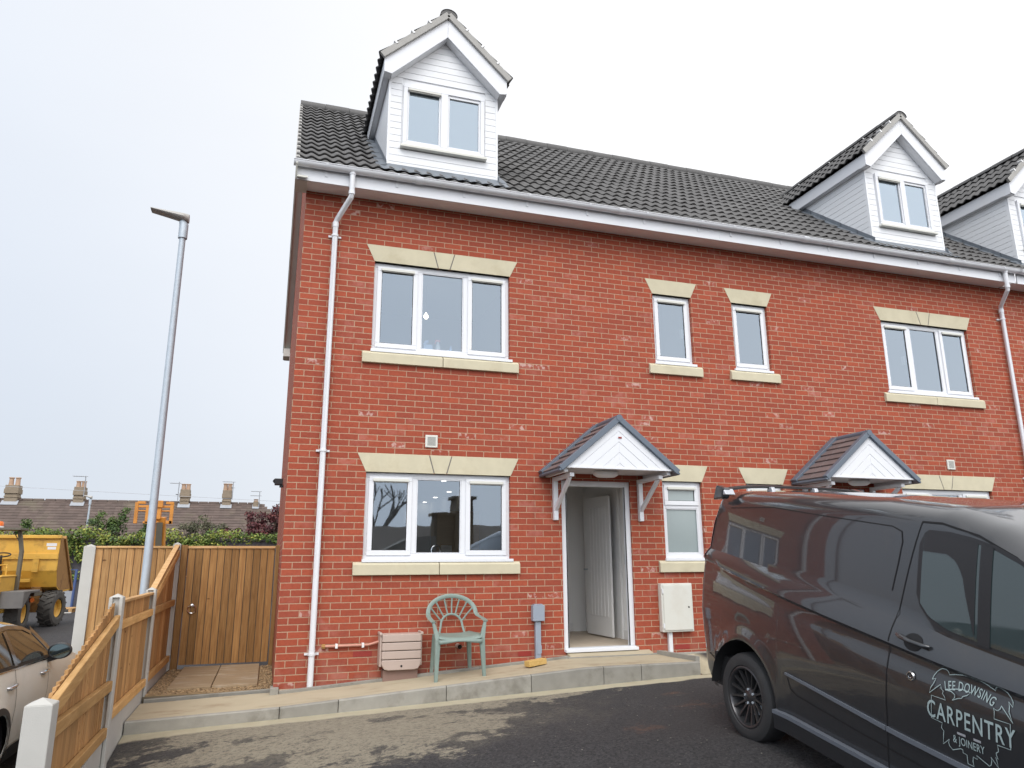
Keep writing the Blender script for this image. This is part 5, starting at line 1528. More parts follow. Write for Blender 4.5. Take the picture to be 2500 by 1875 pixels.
# handle, lock, lamp, spoiler
m = MB()
P = [[vp(1.635 + .062 * math.cos(a) * r, 1.148 + .048 * math.sin(a) * r, .004) for a in [k * math.pi / 12 for k in range(24)]] for r in (1., .02)]
m.grid(P, close=True, smooth=False); ho = m.build('handle_recess', 'vanseam', van)
m = MB(); hp = [vp(1.525, 1.168, .012), vp(1.56, 1.165, .030), vp(1.64, 1.155, .040), vp(1.72, 1.148, .032), vp(1.748, 1.147, .010)]
m.tube(hp, [.012, .014, .0135, .0135, .010], 10); m.build('door_handle', 'van', van)
m = MB(); c = Vector(vp(1.633, .960, .0)); mt = Matrix.Translation(c) @ Matrix.Rotation(R(90), 4, 'X')
m.lathe([(.001, .006), (.010, .007), (.013, .010), (.023, .010), (.027, .004), (.028, 0)], 24, mt); m.build('deadlock', 'chrome', van)
m = MB(); m.lathe([(.012, .0105), (.020, .0112)], 24, mt); m.lathe([(.001, .013), (.008, .013)], 12, mt); m.build('lock_face', 'black', van)
P = []
for i in range(13):
    h = 1.30 + .36 * i / 12
    P.append([vp(v_rear(h) + .004 + .085 * j / 6, h, .006) for j in range(7)])
m = MB(); m.grid(P); m.build('tail_lamp', 'redlens', van)
m = MB(); sp = []
for i in range(21):
    f = -1 + 2 * i / 20
    sp.append((-.60 + .10 * (1 - f * f) * .0 - .04 * (1 - f * f), VW / 2 + f * .72, 1.912 + .036 * (1 - f ** 4)))
P = [[(p[0] + dx, p[1], p[2] + dz) for dx, dz in ((-.055, .004), (.0, .020), (.06, .012), (.06, -.006), (0, -.008), (-.055, -.004))] for p in sp]
m.grid(P, close=True); m.add(P[0], [tuple(range(6))[::-1]]); m.add(P[-1], [tuple(range(6))])
so = m.build('roof_spoiler', 'black', van)
for f in (-.98, -.34, .30, .98):
    y = VW / 2 + f * .73
    m = MB(); m.prism([(-.62, 1.86), (-.50, 1.88), (-.545, 1.955 if abs(f) < .9 else 1.93), (-.60, 1.95 if abs(f) < .9 else 1.925)], 'y', y - (.02 if abs(f) < .9 else .05), y + (.02 if abs(f) < .9 else .05))
    m.build('spoiler_bracket', 'silver', so, bevel=.008)
m = MB(); m.prism([(-.70, 1.82), (-.55, 1.84), (-.53, 1.935), (-.655, 1.955)], 'y', .16, .235); m.build('spoiler_end', 'van', so, bevel=.015)
m = MB(); m.prism([(-.70, 1.82), (-.55, 1.84), (-.53, 1.935), (-.655, 1.955)], 'y', VW - .235, VW - .16); m.build('spoiler_end', 'van', so, bevel=.015)
# windscreen, bonnet badge-less nose, lamps and mirror for the hidden front
P = []
for i in range(13):
    f = -1 + 2 * i / 12
    P.append([(s + .0 - .10 * f * f * (1 if s > 2 else .4), VW / 2 + f * (.66 + .06 * (s - 1.9)), v_roof(s) + .008 - .050 * f * f) for s in rng(1.93, 2.86, 8)])
m = MB(); m.grid(P[::-1]); m.build('windscreen', 'vanglass', van)
m = MB()
for y in (.16, VW - .44): m.box(3.50, 3.66, y, y + .28, .80, .98)
m.build('headlamp', 'silver', van, bevel=.04)
m = MB(); m.box(3.66, 3.785, .35, VW - .35, .62, .78); m.box(3.66, 3.79, .2, VW - .2, .30, .5); m.build('grille', 'black', van, bevel=.03)
m = MB(); m.box(2.62, 2.74, -.20, .02, 1.20, 1.42); m.build('door_mirror', 'black', van, bevel=.035)
for c in (HUB, HUB + WB):
    wheel(van, c, .138 if c < 1 else .115, AZ, .222, .205)
    wheel(van, c, VW - .115, AZ, .222, .205, side=1)
# sign-written door: lettering on the paint
LX, LZ = 2.004, .835
def lt(x, y): return vp(LX + x, LZ + y, .004)
text_mesh('CARPENTRY', .128, lambda x, y: lt(x * .655 - .008, y * 1.0 - .052), 'lettering', 'decal', van, 1.12, .0012)
def arcfn(x, y):
    Rr = .40; a = x / Rr * .60
    rad = Rr + y
    return lt(rad * math.sin(a) - .005, -.262 + rad * math.cos(a))
text_mesh('LEE DOWSING', .066, lambda x, y: arcfn(x * 1.0, y), 'lettering', 'decal', van, 1.1, .0004)
text_mesh('& JOINERY', .056, lambda x, y: lt(x * .66 - .012, y - .140), 'lettering', 'decal', van, 1.05, .0003)
def ribbon(pts, w, mb):
    P = []
    for i, p in enumerate(pts):
        a = pts[max(0, i - 1)]; b_ = pts[min(len(pts) - 1, i + 1)]
        dx, dy = b_[0] - a[0], b_[1] - a[1]; L = math.hypot(dx, dy) or 1
        P.append([lt(p[0] - dy / L * w / 2, p[1] + dx / L * w / 2), lt(p[0] + dy / L * w / 2, p[1] - dx / L * w / 2)])
    mb.grid(P, smooth=False)
OUT = LOGO_PTS
m = MB()
for line in OUT: ribbon([(a - LX, b_ - LZ) for a, b_ in line], .0042, m)
m.build('emblem_outline', 'decal', van)
m = MB()
for x0, x1, y in ((-.075, -.025, -.085), (.02, .062, -.085)): m.add([lt(x0, y - .006), lt(x1, y - .006), lt(x1, y + .006), lt(x0, y + .006)], [(0, 1, 2, 3)])
m.build('emblem_dash', 'silver', van)
SKY_BACK_FILL, SUN_E, EXPO = 13., 1.5, 0.07
# ---- small cream car parked nose-away beyond the fence
CM = Matrix(((0, -1, 0, -2.22), (1, 0, 0, -1.27), (0, 0, 1, -1.755), (0, 0, 0, 1)))
car = thing('hatchback_car', 'cream hatchback with black roof and round mirror parked beyond the fence', 'car', mtx=CM)
CW = 1.70; CR = .305; CA = .36
def c_belt(s): return pl(s, [(-.6, 1.01), (0, 1.0), (1.6, .965), (2.2, .93), (3.0, .86), (3.25, .70)])
def c_top(s): return pl(s, [(-.66, .98), (-.62, 1.08), (-.50, 1.30), (-.38, 1.375), (0, 1.42), (.6, 1.425), (1.0, 1.39), (1.22, 1.33), (1.5, 1.17), (1.78, .99), (1.95, .965), (2.6, .93), (3.0, .86), (3.2, .74), (3.27, .55)])
def c_t(s, h):
    bl = c_belt(s)
    t = pl(h, [(.18, .07), (.30, .025), (.5, .0), (.66, -.012), (.80, -.004), (bl, .035)]) if h <= bl else .035 + .19 * ((h - bl) / .42) ** 1.15
    t += .05 * ((s - 1.2) / 1.9) ** 4
    for c in (0, 2.53):
        d = math.hypot(s - c, h - CR)
        t -= .022 * math.exp(-((d - CA - .02) / .06) ** 2)
    if s > 2.9: t += 1.6 * (s - 2.9) ** 2
    if s < -.35: t += 1.6 * (-.35 - s) ** 2
    return t
ss = sorted(set([round(x, 4) for x in rng(-.66, 3.27, 60)] + [round(c + CA * math.cos(math.pi * k / 16), 4) for c in (0, 2.53) for k in range(17)] + [.47, 1.0, 1.22, 1.78]))
low, mid, top = [], [], []
for s in ss:
    b = .20
    for c in (0, 2.53):
        if abs(s - c) < CA: b = max(b, CR + math.sqrt(max(0, CA * CA - (s - c) ** 2)))
    tp = c_top(s); bl = min(c_belt(s), tp - .03); b = min(b, bl - .03)
    L = [(s, c_t(s, b + (bl - b) * f), b + (bl - b) * f) for f in (0, .05, .15, .3, .45, .6, .75, .87, .95, 1)]
    rail = max(bl + .004, tp - .085)
    G = [(s, c_t(s, bl + (rail - bl) * f), bl + (rail - bl) * f) for f in (0, .25, .5, .75, 1)]
    t0 = G[-1][1]
    T = [G[-1]] + [(s, t0 + (CW / 2 - t0) * (f ** 1.2), rail + (tp - rail) * math.sin(min(1, f * 1.35) * math.pi / 2)) for f in (.06, .13, .22, .35, .5, .65, .82, 1)]
    low.append(L); mid.append(G); top.append(T)
def both(mb, cols, flip=True):
    mb.grid([c[::-1] for c in cols]); mb.grid([[(p[0], CW - p[1], p[2]) for p in c] for c in cols])
m = MB(); both(m, low)
ends = low
for e in (0, -1):
    for j in range(len(low[0]) - 1):
        a, b_ = low[e][j], low[e][j + 1]
        m.add([a, b_, (b_[0], CW - b_[1], b_[2]), (a[0], CW - a[1], a[2])], [(0, 1, 2, 3)])
ib = [i for i, s in enumerate(ss) if s >= 1.78]
both(m, [top[i] for i in ib]); both(m, [mid[i] for i in ib])
for e in (-1,):
    for j in range(len(top[0]) - 1):
        a, b_ = top[e][j], top[e][j + 1]
        m.add([a, b_, (b_[0], CW - b_[1], b_[2]), (a[0], CW - a[1], a[2])], [(0, 1, 2, 3)])
cb = m.build('body', 'cream', car, angle=30)
M['mirror_blue'] = mat('tinted_mirror', (.24, .33, .37), .05, 1., var=.05)
M['carside'] = mat('dark_car_glass', (.050, .040, .028), .04, var=.3, scale=2, spec=1.)
M['carroof'] = mat_paint('black_roof_paint', (.012, .013, .018))
ig = [i for i, s in enumerate(ss) if -.56 <= s <= 1.79]
m = MB(); m.grid([mid[i][::-1] for i in ig]); m.build('side_window', 'carside', car)
m = MB(); m.grid([[(p[0], CW - p[1], p[2]) for p in mid[i]] for i in ig]); m.build('side_window', 'carside', car)
ir = [i for i, s in enumerate(ss) if -.45 <= s <= 1.225]
m = MB(); both(m, [top[i] for i in ir]); m.build('roof', 'carroof', car, angle=50)
iw = [i for i, s in enumerate(ss) if 1.219 <= s <= 1.781]
m = MB(); both(m, [top[i] for i in iw]); m.build('windscreen', 'carside', car)
ibk = [i for i, s in enumerate(ss) if s <= -.44]
m = MB(); both(m, [top[i] for i in ibk]); both(m, [mid[i] for i in ibk][:6]); m.build('tailgate_glass', 'carside', car)
def cp(s, h, off=.004): return (s, c_t(s, h) - off, h)
def cstrip(name, mt, pts, w, off=.006, n=10):
    P = []
    Q = []
    for (a, b_), (c, d) in zip(pts, pts[1:]):
        for k in range(n): Q.append((a + (c - a) * k / n, b_ + (d - b_) * k / n))
    Q.append(pts[-1])
    for i, q in enumerate(Q):
        a = Q[max(0, i - 1)]; b_ = Q[min(len(Q) - 1, i + 1)]
        dx, dy = b_[0] - a[0], b_[1] - a[1]; L = math.hypot(dx, dy) or 1
        P.append([cp(q[0] - dy / L * w / 2, q[1] + dx / L * w / 2, off), cp(q[0] + dy / L * w / 2, q[1] - dx / L * w / 2, off)])
    mm = MB(); mm.grid(P, smooth=False); return mm.build(name, mt, car)
cstrip('belt_trim', 'black', [(s, c_belt(s) + .012) for s in (-.55, 0, .8, 1.75)], .03)
cstrip('belt_trim', 'chrome', [(s, c_belt(s) - .012) for s in (-.55, 0, .8, 1.75)], .012)
cstrip('window_pillar', 'carroof', [(.50, 1.0), (.48, 1.30)], .09, .008)
cstrip('window_pillar', 'carroof', [(1.72, .985), (1.24, 1.27)], .06, .008)
cstrip('window_pillar', 'carroof', [(-.30, 1.01), (-.36, 1.28)], .11, .008)
cstrip('roof_rail', 'carroof', [(s, c_top(s) - .095) for s in (-.40, 0, .6, 1.0, 1.22)], .035, .008)
cstrip('door_gap', 'vanseam', [(.46, .30), (.46, .6), (.47, .985)], .008, .003)
cstrip('door_gap', 'vanseam', [(1.46, .30), (1.47, .6), (1.50, .95)], .008, .003)
cstrip('door_gap', 'vanseam', [(-.22, .72), (-.25, .85), (-.28, .99)], .008, .003)
cstrip('sill_trim', 'black', [(.40, .25), (2.15, .25)], .14, .012)
for c in (0, 2.53):
    A_ = [(c + (CA + .02) * math.cos(a), CR + (CA + .02) * math.sin(a)) for a in [math.pi * k / 18 for k in range(19)]]
    P = [[cp(c + (CA + .055) * math.cos(a), CR + (CA + .055) * math.sin(a), .012), cp(c + CA * math.cos(a), CR + CA * math.sin(a), .016)] for a in [math.pi * k / 20 for k in range(21)]]
    m = MB(); m.grid(P); m.build('arch_trim', 'black', car)
    m = MB(); m.grid([[(c + CA * math.cos(a), y, CR + CA * math.sin(a)) for a in [math.pi * k / 16 for k in range(17)]] for y in (.02, .4)]); m.build('wheel_well', 'dark', car)
    wheel(car, c, .12, CR, .20, .19, spokes=10); wheel(car, c, CW - .12, CR, .20, .19, spokes=10, side=1)
for s in (.33, 1.33):
    m = MB(); m.tube([cp(s - .10, .842, -.002), cp(s - .085, .842, .026), cp(s, .848, .034), cp(s + .075, .853, .026), cp(s + .09, .853, -.002)], [.013, .016, .016, .016, .011], 10); m.build('door_handle', 'chrome', car)
    P = [[cp(s + .07 * math.cos(a) * r, .842 + .035 * math.sin(a) * r, .001) for a in [k * math.pi / 10 for k in range(20)]] for r in (1., .05)]
m = MB(); mt = Matrix.Translation((1.50, -.085, 1.025)) @ Matrix.Rotation(R(-4), 4, 'Z') @ Matrix.Rotation(R(-90), 4, 'Y') @ Matrix.Diagonal((.80, 1.12, 1, 1))
m.lathe([(.001, -.085), (.05, -.078), (.085, -.045), (.100, .0), (.100, .03), (.088, .036), (.082, .028)], 28, mt)
m.beam((1.53, -.06, .965), (1.56, .05, .93), .06, .05); mo = m.build('door_mirror', 'black', car, angle=50)
m = MB(); m.lathe([(.001, .030), (.084, .030)], 28, mt); m.build('mirror_glass', 'mirror_blue', mo)
m = MB(); m.box(-.45, 3.1, .12, CW - .12, .20, .5); m.build('underbody', 'dark', car)

# ------------------------------------------------------------------ boundary wall, ivy, shrubs, trees
Z1 = road_z(24)
b = MB(); b.box(-60, 30, 24, 24.35, Z1 - .1, 1.0); b.box(-60, 30, 23.96, 24.39, 1.0, 1.09)
tag(b.build('boundary_wall', 'wallbrick', bevel=.01), 'long dark brick boundary wall at the back under the ivy', 'wall')
def leaves(mb, pts, n, size, spread, tilt=1.):
    """n small pointed leaves scattered about weighted clump centres (x, y, z, rx, ry, rz)"""
    tot = sum(p[6] if len(p) > 6 else p[3] * p[5] for p in pts)
    for p in pts:
        k = int(n * (p[6] if len(p) > 6 else p[3] * p[5]) / tot)
        tone = random.uniform(.15, .75)
        for _ in range(k):
            d = Vector((random.gauss(0, 1), random.gauss(0, 1), random.gauss(0, 1))).normalized() * (random.random() ** .4)
            c = Vector((p[0] + d.x * p[3], p[1] + d.y * p[4], p[2] + d.z * p[5]))
            s = size * random.uniform(.6, 1.4)
            a = Vector((random.gauss(0, 1), random.gauss(0, 1), random.gauss(0, 1) * .6)).normalized()
            nrm = (d * spread + Vector((random.gauss(0, .5), random.gauss(0, .5), random.gauss(0, .5) + .3))).normalized()
            t = a.cross(nrm)
            if t.length < .01: continue
            t.normalize(); a = nrm.cross(t)
            mb.r = max(0, min(1, tone + random.gauss(0, .22) + .12 * d.z))
            q = [c - a * s * .6, c + t * s * .42 - a * s * .05, c + a * s * .7, c - t * s * .42 - a * s * .05]
            mb.add(q, [(0, 1, 2, 3)])
ivy = thing('ivy', 'yellow-green ivy sprawling over the top of the dark boundary wall', 'ivy', (-5, 24, 0))
pts = []
x = -17.
while x < 2.2:
    h = 1.14 + .34 * noise.noise(Vector((x * .8, 3, 0))) + random.uniform(-.06, .14)
    pts.append((x, 23.85 + random.uniform(-.1, .3), h, random.uniform(.3, .55), .35, random.uniform(.18, .34)))
    x += random.uniform(.2, .35)
for cx, dp, w in ((-7.55, .9, .5), (-8.4, .6, .4), (-6.2, .75, .9), (-5.4, .65, .8), (-4.6, .6, .6), (-3.55, .6, .5), (-10.5, .8, .7), (-2.4, .25, .5), (-7.3, 1.4, .25), (-12, .9, .6)):
    for k in range(7):
        pts.append((cx + random.uniform(-w, w), 23.86, 1.0 - random.random() * dp, .26, .12, .22))
b = MB(); leaves(b, pts, 15000, .075, .8); b.build('foliage', 'ivy', ivy)
b = MB()
for k in range(16):
    x = -12 + k * .9 + random.uniform(-.3, .3)
    b.tube([(x, 23.93, Z1 + .3), (x + random.uniform(-.2, .2), 23.92, Z1 + 1.2), (x + random.uniform(-.3, .3), 23.9, .9)], .02, 5)
b.build('stem', 'bark', ivy)
def shrub(name, label, cat, x, y, z0, blobs, n, size, mt, group=None, twigs=8, trunk=.04, clump=26):
    t = thing(name, label, cat, (x, y, z0), group)
    pts = []
    for (dx, dz, rx, rz) in blobs:
        for _ in range(max(3, int(clump * rx * rz))):
            a = random.uniform(0, 6.28); q = random.random() ** .5; h = random.uniform(-1, 1)
            pts.append((x + dx + rx * q * math.cos(a) * .9, y + rx * q * math.sin(a) * .7, z0 + dz + rz * h * math.sqrt(max(0, 1 - q * q * .8)), rx * .22 + .08, rx * .2 + .08, rz * .2 + .06))
    b = MB(); leaves(b, pts, n, size, .6); b.build('crown', mt, t)
    b = MB(); zt = max(d[1] + d[3] for d in blobs)
    b.tube([(x, y, z0), (x + .03, y, z0 + zt * .35), (x, y, z0 + zt * .6)], [trunk, trunk * .8, trunk * .5], 7)
    for k in range(twigs):
        a = random.uniform(0, 6.28); bl = random.choice(blobs)
        q = (x + bl[0] + bl[2] * .8 * math.cos(a), y + bl[2] * .6 * math.sin(a), z0 + bl[1] + bl[3] * random.uniform(.2, 1.08))
        b.tube([(x, y, z0 + zt * .3), ((x + q[0]) / 2 + random.uniform(-.1, .1), (y + q[1]) / 2, z0 + zt * .55), q], [trunk * .5, trunk * .35, trunk * .15], 5)
    b.build('trunk', 'bark', t)
    return t
shrub('purple_tree', 'dark red leaved tree beside the brick house corner beyond the wall', 'tree', -.2, 27.5, -1.4, [(-.3, 3.25, 1.0, .6), (.7, 3.5, .9, .7), (-1.3, 2.95, .8, .42), (1.8, 3.4, .9, .8), (.1, 2.7, 1.4, .6)], 7500, .085, 'redleaf', twigs=30, trunk=.07)
shrub('shrub', 'bright green shrub rising behind the ivy left of the street lamp', 'shrub', -6.6, 25.6, -1.4, [(0, 2.9, .75, .75), (-.5, 2.7, .7, .55), (.5, 3.3, .45, .55)], 3000, .07, 'green', twigs=14)
shrub('shrub', 'pale dull bush behind the ivy right of the raised loader forks', 'shrub', -3.2, 26.0, -1.4, [(0, 3.0, .8, .6), (.6, 2.85, .7, .5), (-.5, 2.8, .6, .5)], 2600, .06, 'dullgreen', twigs=24)
shrub('shrub', 'low green bush behind the wall directly above the yellow dumper skip', 'shrub', -9.6, 25.4, -1.4, [(0, 2.8, .6, .45), (.7, 2.7, .5, .4), (-.8, 2.75, .8, .4)], 2200, .065, 'green', twigs=8)
shrub('shrub', 'small leafy bush seen through the raised loader fork frame', 'shrub', -5.1, 25.8, -1.4, [(0, 3.1, .4, .6), (.25, 2.8, .4, .5)], 1600, .075, 'green', twigs=8)

# ------------------------------------------------------------------ row of old bungalows beyond
BY = 32.
def bungalow(x0, x1, label, chim, hip=False):
    t = thing('bungalow', label, 'house', ((x0 + x1) / 2, BY, Z1), 'bungalow terrace beyond the wall')
    ez, rz = 1.05, 3.13; ye, yr = BY - 2.9, BY
    b = MB(); b.box(x0, x1 - .004, ye + .25, BY + 2.6, Z1 - .1, ez + .1); b.build('wall', 'render', t)
    m = MB(); n = 15
    w = x1 - x0
    k = int(w / .24)
    for i in range(n):
        f0, f1 = i / n, (i + 1) / n
        for j in range(k):
            m.r = random.random()
            xa, xb = x0 + w * j / k, x0 + w * (j + 1) / k
            if hip:
                lim0 = x1 - (x1 - (x1 - 2.4)) * 0 - 2.4 * f0; 
                if xa > x1 - 2.4 * f0 : continue
                xb = min(xb, x1 - 2.4 * f1 + .25)
                if xb <= xa: continue
            y0_, y1_ = ye + (yr - ye) * f0, ye + (yr - ye) * f1
            z0_, z1_ = ez + (rz - ez) * f0 + .035, ez + (rz - ez) * f1
            dz = random.uniform(-.006, .006)
            m.add([(xa, y0_, z0_ - .05), (xb, y0_, z0_ - .05), (xb, y0_, z0_ + dz), (xa, y0_, z0_ + dz), (xb, y1_, z1_ + dz), (xa, y1_, z1_ + dz)], [(0, 1, 2, 3), (3, 2, 4, 5)])
    xr = x1 - 2.4 if hip else x1
    m.add([(x0, BY, rz), (xr, BY, rz), (x1, BY + 2.9, ez), (x0, BY + 2.9, ez)], [(3, 2, 1, 0)])
    if hip: m.add([(x1, ye, ez), (xr, BY, rz), (x1, BY + 2.9, ez)], [(0, 2, 1)])
    m.r = .3
    x = x0
    while x < xr - .05:
        m.tube([(x, BY, rz - .03), (min(x + .42, xr), BY, rz - .03)], .10, 8); x += .45
    rf = m.build('roof', 'oldroof', t)
    for cx, w_, zt, npot, tall in chim:
        c = MB(); hw = w_ / 2
        c.box(cx - hw * .88, cx + hw * .88, BY - .28, BY + .28, rz - .5, zt - .42); c.box(cx - hw, cx + hw, BY - .34, BY + .34, zt - .42, zt - .20); c.box(cx - hw * .92, cx + hw * .92, BY - .30, BY + .30, zt - .20, zt - .02)
        c.box(cx - hw * .95, cx + hw * .95, BY - .31, BY + .31, zt - .60, zt - .54)
        co = c.build('chimney', 'chimney', rf, bevel=.012)
        for i in range(npot):
            px = cx + (i - (npot - 1) / 2) * w_ * .46
            c = MB(); c.lathe([(.115, zt - .05), (.10, zt + tall * .5), (.095, zt + tall * .85), (.125, zt + tall * .88), (.12, zt + tall), (.08, zt + tall)], 12, Matrix.Translation((px, BY, 0))); c.build('chimney_pot', 'pot', rf)
        c = MB(); c.box(cx - hw * 1.25, cx + hw * 1.25, BY - .58, BY - .0, rz - .40, rz - .36)
        P = [(cx - hw * 1.2, BY - .45, rz - .27), (cx + hw * 1.2, BY - .45, rz - .27), (cx + hw * 1.15, BY - .22, rz - .05), (cx - hw * 1.15, BY - .22, rz - .05)]
        c = MB(); c.add(P, [(0, 1, 2, 3)]); c.build('chimney_flashing', 'board', rf)
    return t
def aerial(label, x, zb, zt, arms, d=-1):
    t = thing('roof_aerial', label, 'aerial', (x, BY, zb), 'aerials on the bungalow chimneys')
    m = MB(); m.tube([(x, BY - .36, zb), (x, BY - .36, zt)], .022, 6); m.build('mast', 'aerial', t)
    for z, L in arms:
        m = MB(); m.tube([(x + .1 * -d, BY - .36, z), (x + d * L, BY - .36, z)], .015, 6)
        for k in range(7): m.tube([(x + d * L * (.15 + k * .14), BY - .55, z), (x + d * L * (.15 + k * .14), BY - .17, z)], .007, 4)
        m.build('antenna', 'aerial', t)
bungalow(-24, -15.6, 'bungalow roof out past the left edge of the row, mostly out of frame', [(-20, .6, 3.8, 2, .38)])
bungalow(-15.596, -10.6, 'bungalow with the leftmost twin-pot chimney, behind the yellow dumper', [(-12.0, .60, 3.82, 2, .36)])
bungalow(-10.596, -6.0, 'bungalow whose chimney has short pots, second from the left', [(-9.16, .50, 3.80, 2, .28)])
bungalow(-5.996, -3.2, 'bungalow whose slim chimney stands just right of the street lamp', [(-4.42, .48, 3.79, 2, .28)])
bungalow(-3.196, 1.6, 'bungalow at the hipped right end of the row by the red tree', [(-2.43, .46, 3.80, 2, .34), (-1.0, .27, 3.25, 1, .12)], hip=True)
aerial('thin rooftop aerial above the short-pot chimney', -8.93, 3.3, 4.30, [(4.28, .55)])
aerial('rooftop aerial left of the slim chimney beside the street lamp', -4.72, 3.2, 4.14, [(4.06, .42), (3.5, .1)])
aerial('rooftop aerial on the last big chimney before the hipped end', -2.16, 3.3, 4.20, [(4.20, .52), (3.9, .1)])
aerial('lowest aerial, on the small chimney at the hipped end', -.84, 2.9, 3.75, [(3.74, .42), (3.52, .44)])
m = MB(); m.tube([(-24 + 48 * k / 16, 30 + .0 * k, 4.08 - .0355 * (48 * k / 16) - .10 * math.sin(math.pi * k / 16)) for k in range(17)], .008, 5)
tag(m.build('overhead_cable', 'wire'), 'faint overhead cable sagging in front of the bungalow chimneys', 'cable')
lamp('small distant street lamp with curved arm beyond the ivy wall', -7.43, 26, -1.4, 2.80, .05, .035, -1, hd=.30)

# ------------------------------------------------------------------ site dumper (tail towards the camera)
dm = thing('site_dumper', 'yellow site dumper with rusty skip and amber beacon', 'dumper', (-6.2, 12.6, road_z(12.6)))
zg = road_z(13)
b = MB()                                    # skip: flat ribbed back, sides, sloping lip
xl, xr = -7.55, -5.27; yb_, yt = 13.0, 14.6
prof = [(yb_, .42), (yb_, -.02), (yb_ + .18, -.42), (yb_ + .62, -.56), (yb_ + 1.75, -.53), (yb_ + .32, .80), (yb_, .80)]
b.prism([(yb_, .80), (yb_ + .04, .80), (yb_ + .04, -.02), (yb_ + .22, -.40), (yb_ + .64, -.53), (yb_ + 1.7, -.51), (yb_ + 1.7, -.56), (yb_ + .62, -.58), (yb_ + .18, -.43), (yb_, -.02)], 'x', xl, xr)
so = b.build('skip', 'yellow', dm, bevel=.01)
b = MB()
for x in (xl, xr - .04): b.prism([(yb_ + .041, .80), (yb_ + .041, -.0), (yb_ + .22, -.40), (yb_ + .64, -.53), (yb_ + 1.72, -.51), (yb_ + .34, .80)], 'x', x, x + .04)
b.build('skip_side', 'rust', so)
b = MB(); b.box(xl - .04, xr + .03, yb_ - .07, yb_ + .05, .775, .86); b.build('skip_rim', 'yellow', so, bevel=.01)
b = MB()
for x in (xl - .02, xr - .03): b.beam((x + .03, yb_ + .34, .82), (x + .03, yb_ + 1.76, -.55), .10, .09, (1, 0, 0))
b.build('skip_lip', 'rust', so, bevel=.01)
b = MB(); b.box(xl, xr, yb_ - .045, yb_ - .002, .26, .40)
for x in (-7.4, -6.55, -5.75): b.box(x - .07, x + .07, yb_ - .04, yb_ - .002, -.06, .26)
b.box(xl, -5.8, yb_ - .12, yb_ - .0, -.30, -.22); b.build('skip_rib', 'yellow', so, bevel=.006)
b = MB(); b.box(-5.57, -5.34, yb_ - .004, yb_ - .001, .585, .66); b.box(-5.54, -5.35, yb_ - .004, yb_ - .001, .50, .565); b.build('sticker', 'white', so)
b = MB(); b.box(-6.75, -5.75, 12.6, 14.1, zg + .42, zg + .62); b.prism([(13.05, -.42), (13.5, -.42), (13.35, -.9), (13.2, -.9)], 'x', -5.80, -5.60); b.box(-6.3, -5.55, 13.1, 13.5, zg + .36, zg + .60); b.build('chassis', 'rust', dm, bevel=.01)
def twheel(parent, x, y, r, w, z0, rot=0):
    mt = Matrix.Translation((x, y, z0 + r)) @ Matrix.Rotation(rot, 4, 'Z') @ Matrix.Rotation(R(90), 4, 'Y')
    m = MB()
    m.lathe([(r * .52, -w * .45), (r * .62, -w * .52), (r * .88, -w * .5), (r * .97, -w * .42), (r * .97, w * .42), (r * .88, w * .5), (r * .62, w * .52), (r * .52, w * .45)], 36, mt)
    for k in range(18):
        for s_ in (-1, 1):
            a = 2 * math.pi * (k + .25 * s_) / 18
            P = []
            for (rr, zz, da) in ((r * .95, s_ * w * .48, .0), (r * .95, s_ * w * .02, .16)):
                for e in (-.035, .035):
                    for q in (0, .035):
                        P.append(mt @ Vector(((rr + q) * math.cos(a + da + e), (rr + q) * math.sin(a + da + e), zz)))
            m.add(P, [(0, 1, 3, 2), (4, 6, 7, 5), (0, 4, 5, 1), (2, 3, 7, 6), (1, 5, 7, 3), (0, 2, 6, 4)])
    o = m.build('wheel', 'plantrubber', parent, angle=30)
    m = MB(); m.lathe([(r * .52, -w * .45), (r * .50, w * .40), (r * .44, w * .36), (r * .36, w * .16), (r * .2, w * .12), (r * .12, w * .2), (.001, w * .2)], 24, mt); m.build('wheel_hub', 'yellow', o)
    return o
twheel(dm, -5.36, 13.4, .44, .34, zg, R(-10)); twheel(dm, -7.35, 13.4, .44, .34, zg, R(-10))
twheel(dm, -5.72, 11.9, .44, .32, road_z(11.9)); twheel(dm, -7.15, 11.9, .44, .32, road_z(11.9))
b = MB(); b.box(-7.0, -5.86, 10.9, 12.3, -.95, -.14); b.box(-7.0, -5.84, 10.88, 12.32, -.15, -.11); bo = b.build('engine_cover', 'yellow', dm, bevel=.03)
text_mesh('SX5000', .13, lambda x, y: (-6.06 + x, 10.896, -.34 + y), 'lettering', 'black', bo, 1.0, .002)
text_mesh('T', .13, lambda x, y: (-6.42 + x, 10.896, -.34 + y), 'lettering', 'black', bo, 1.0, .002)
b = MB(); b.prism([(11.0, -.46), (12.25, -.46), (12.25, -.52), (11.5, -.52), (11.1, -.80), (11.0, -.84)], 'x', -5.86, -5.38); b.build('mudguard', 'mudgrey', dm, bevel=.015)
b = MB(); b.box(-6.0, -5.5, 12.25, 12.9, -.62, -.52); b.build('footplate', 'olive', dm, bevel=.01)
b = MB(); b.tube([(-5.56, 12.2, -.70), (-5.50, 12.14, -.70)], .055, 12); b.build('side_lamp', 'amber', dm)
b = MB(); b.box(-6.6, -6.1, 11.3, 11.8, -.11, .0); b.box(-6.6, -6.1, 11.2, 11.32, .0, .35); b.build('seat', 'black', dm, bevel=.03)
b = MB()
ring = [(-6.3 + .19 * math.cos(a), 12.2 + .16 * math.sin(a), .36 + .05 * math.sin(a)) for a in [k * 2 * math.pi / 20 for k in range(21)]]
b.tube(ring, .016, 6); b.tube([(-6.3, 12.3, -.1), (-6.3, 12.2, .35)], .025, 6); b.build('steering_wheel', 'black', dm)
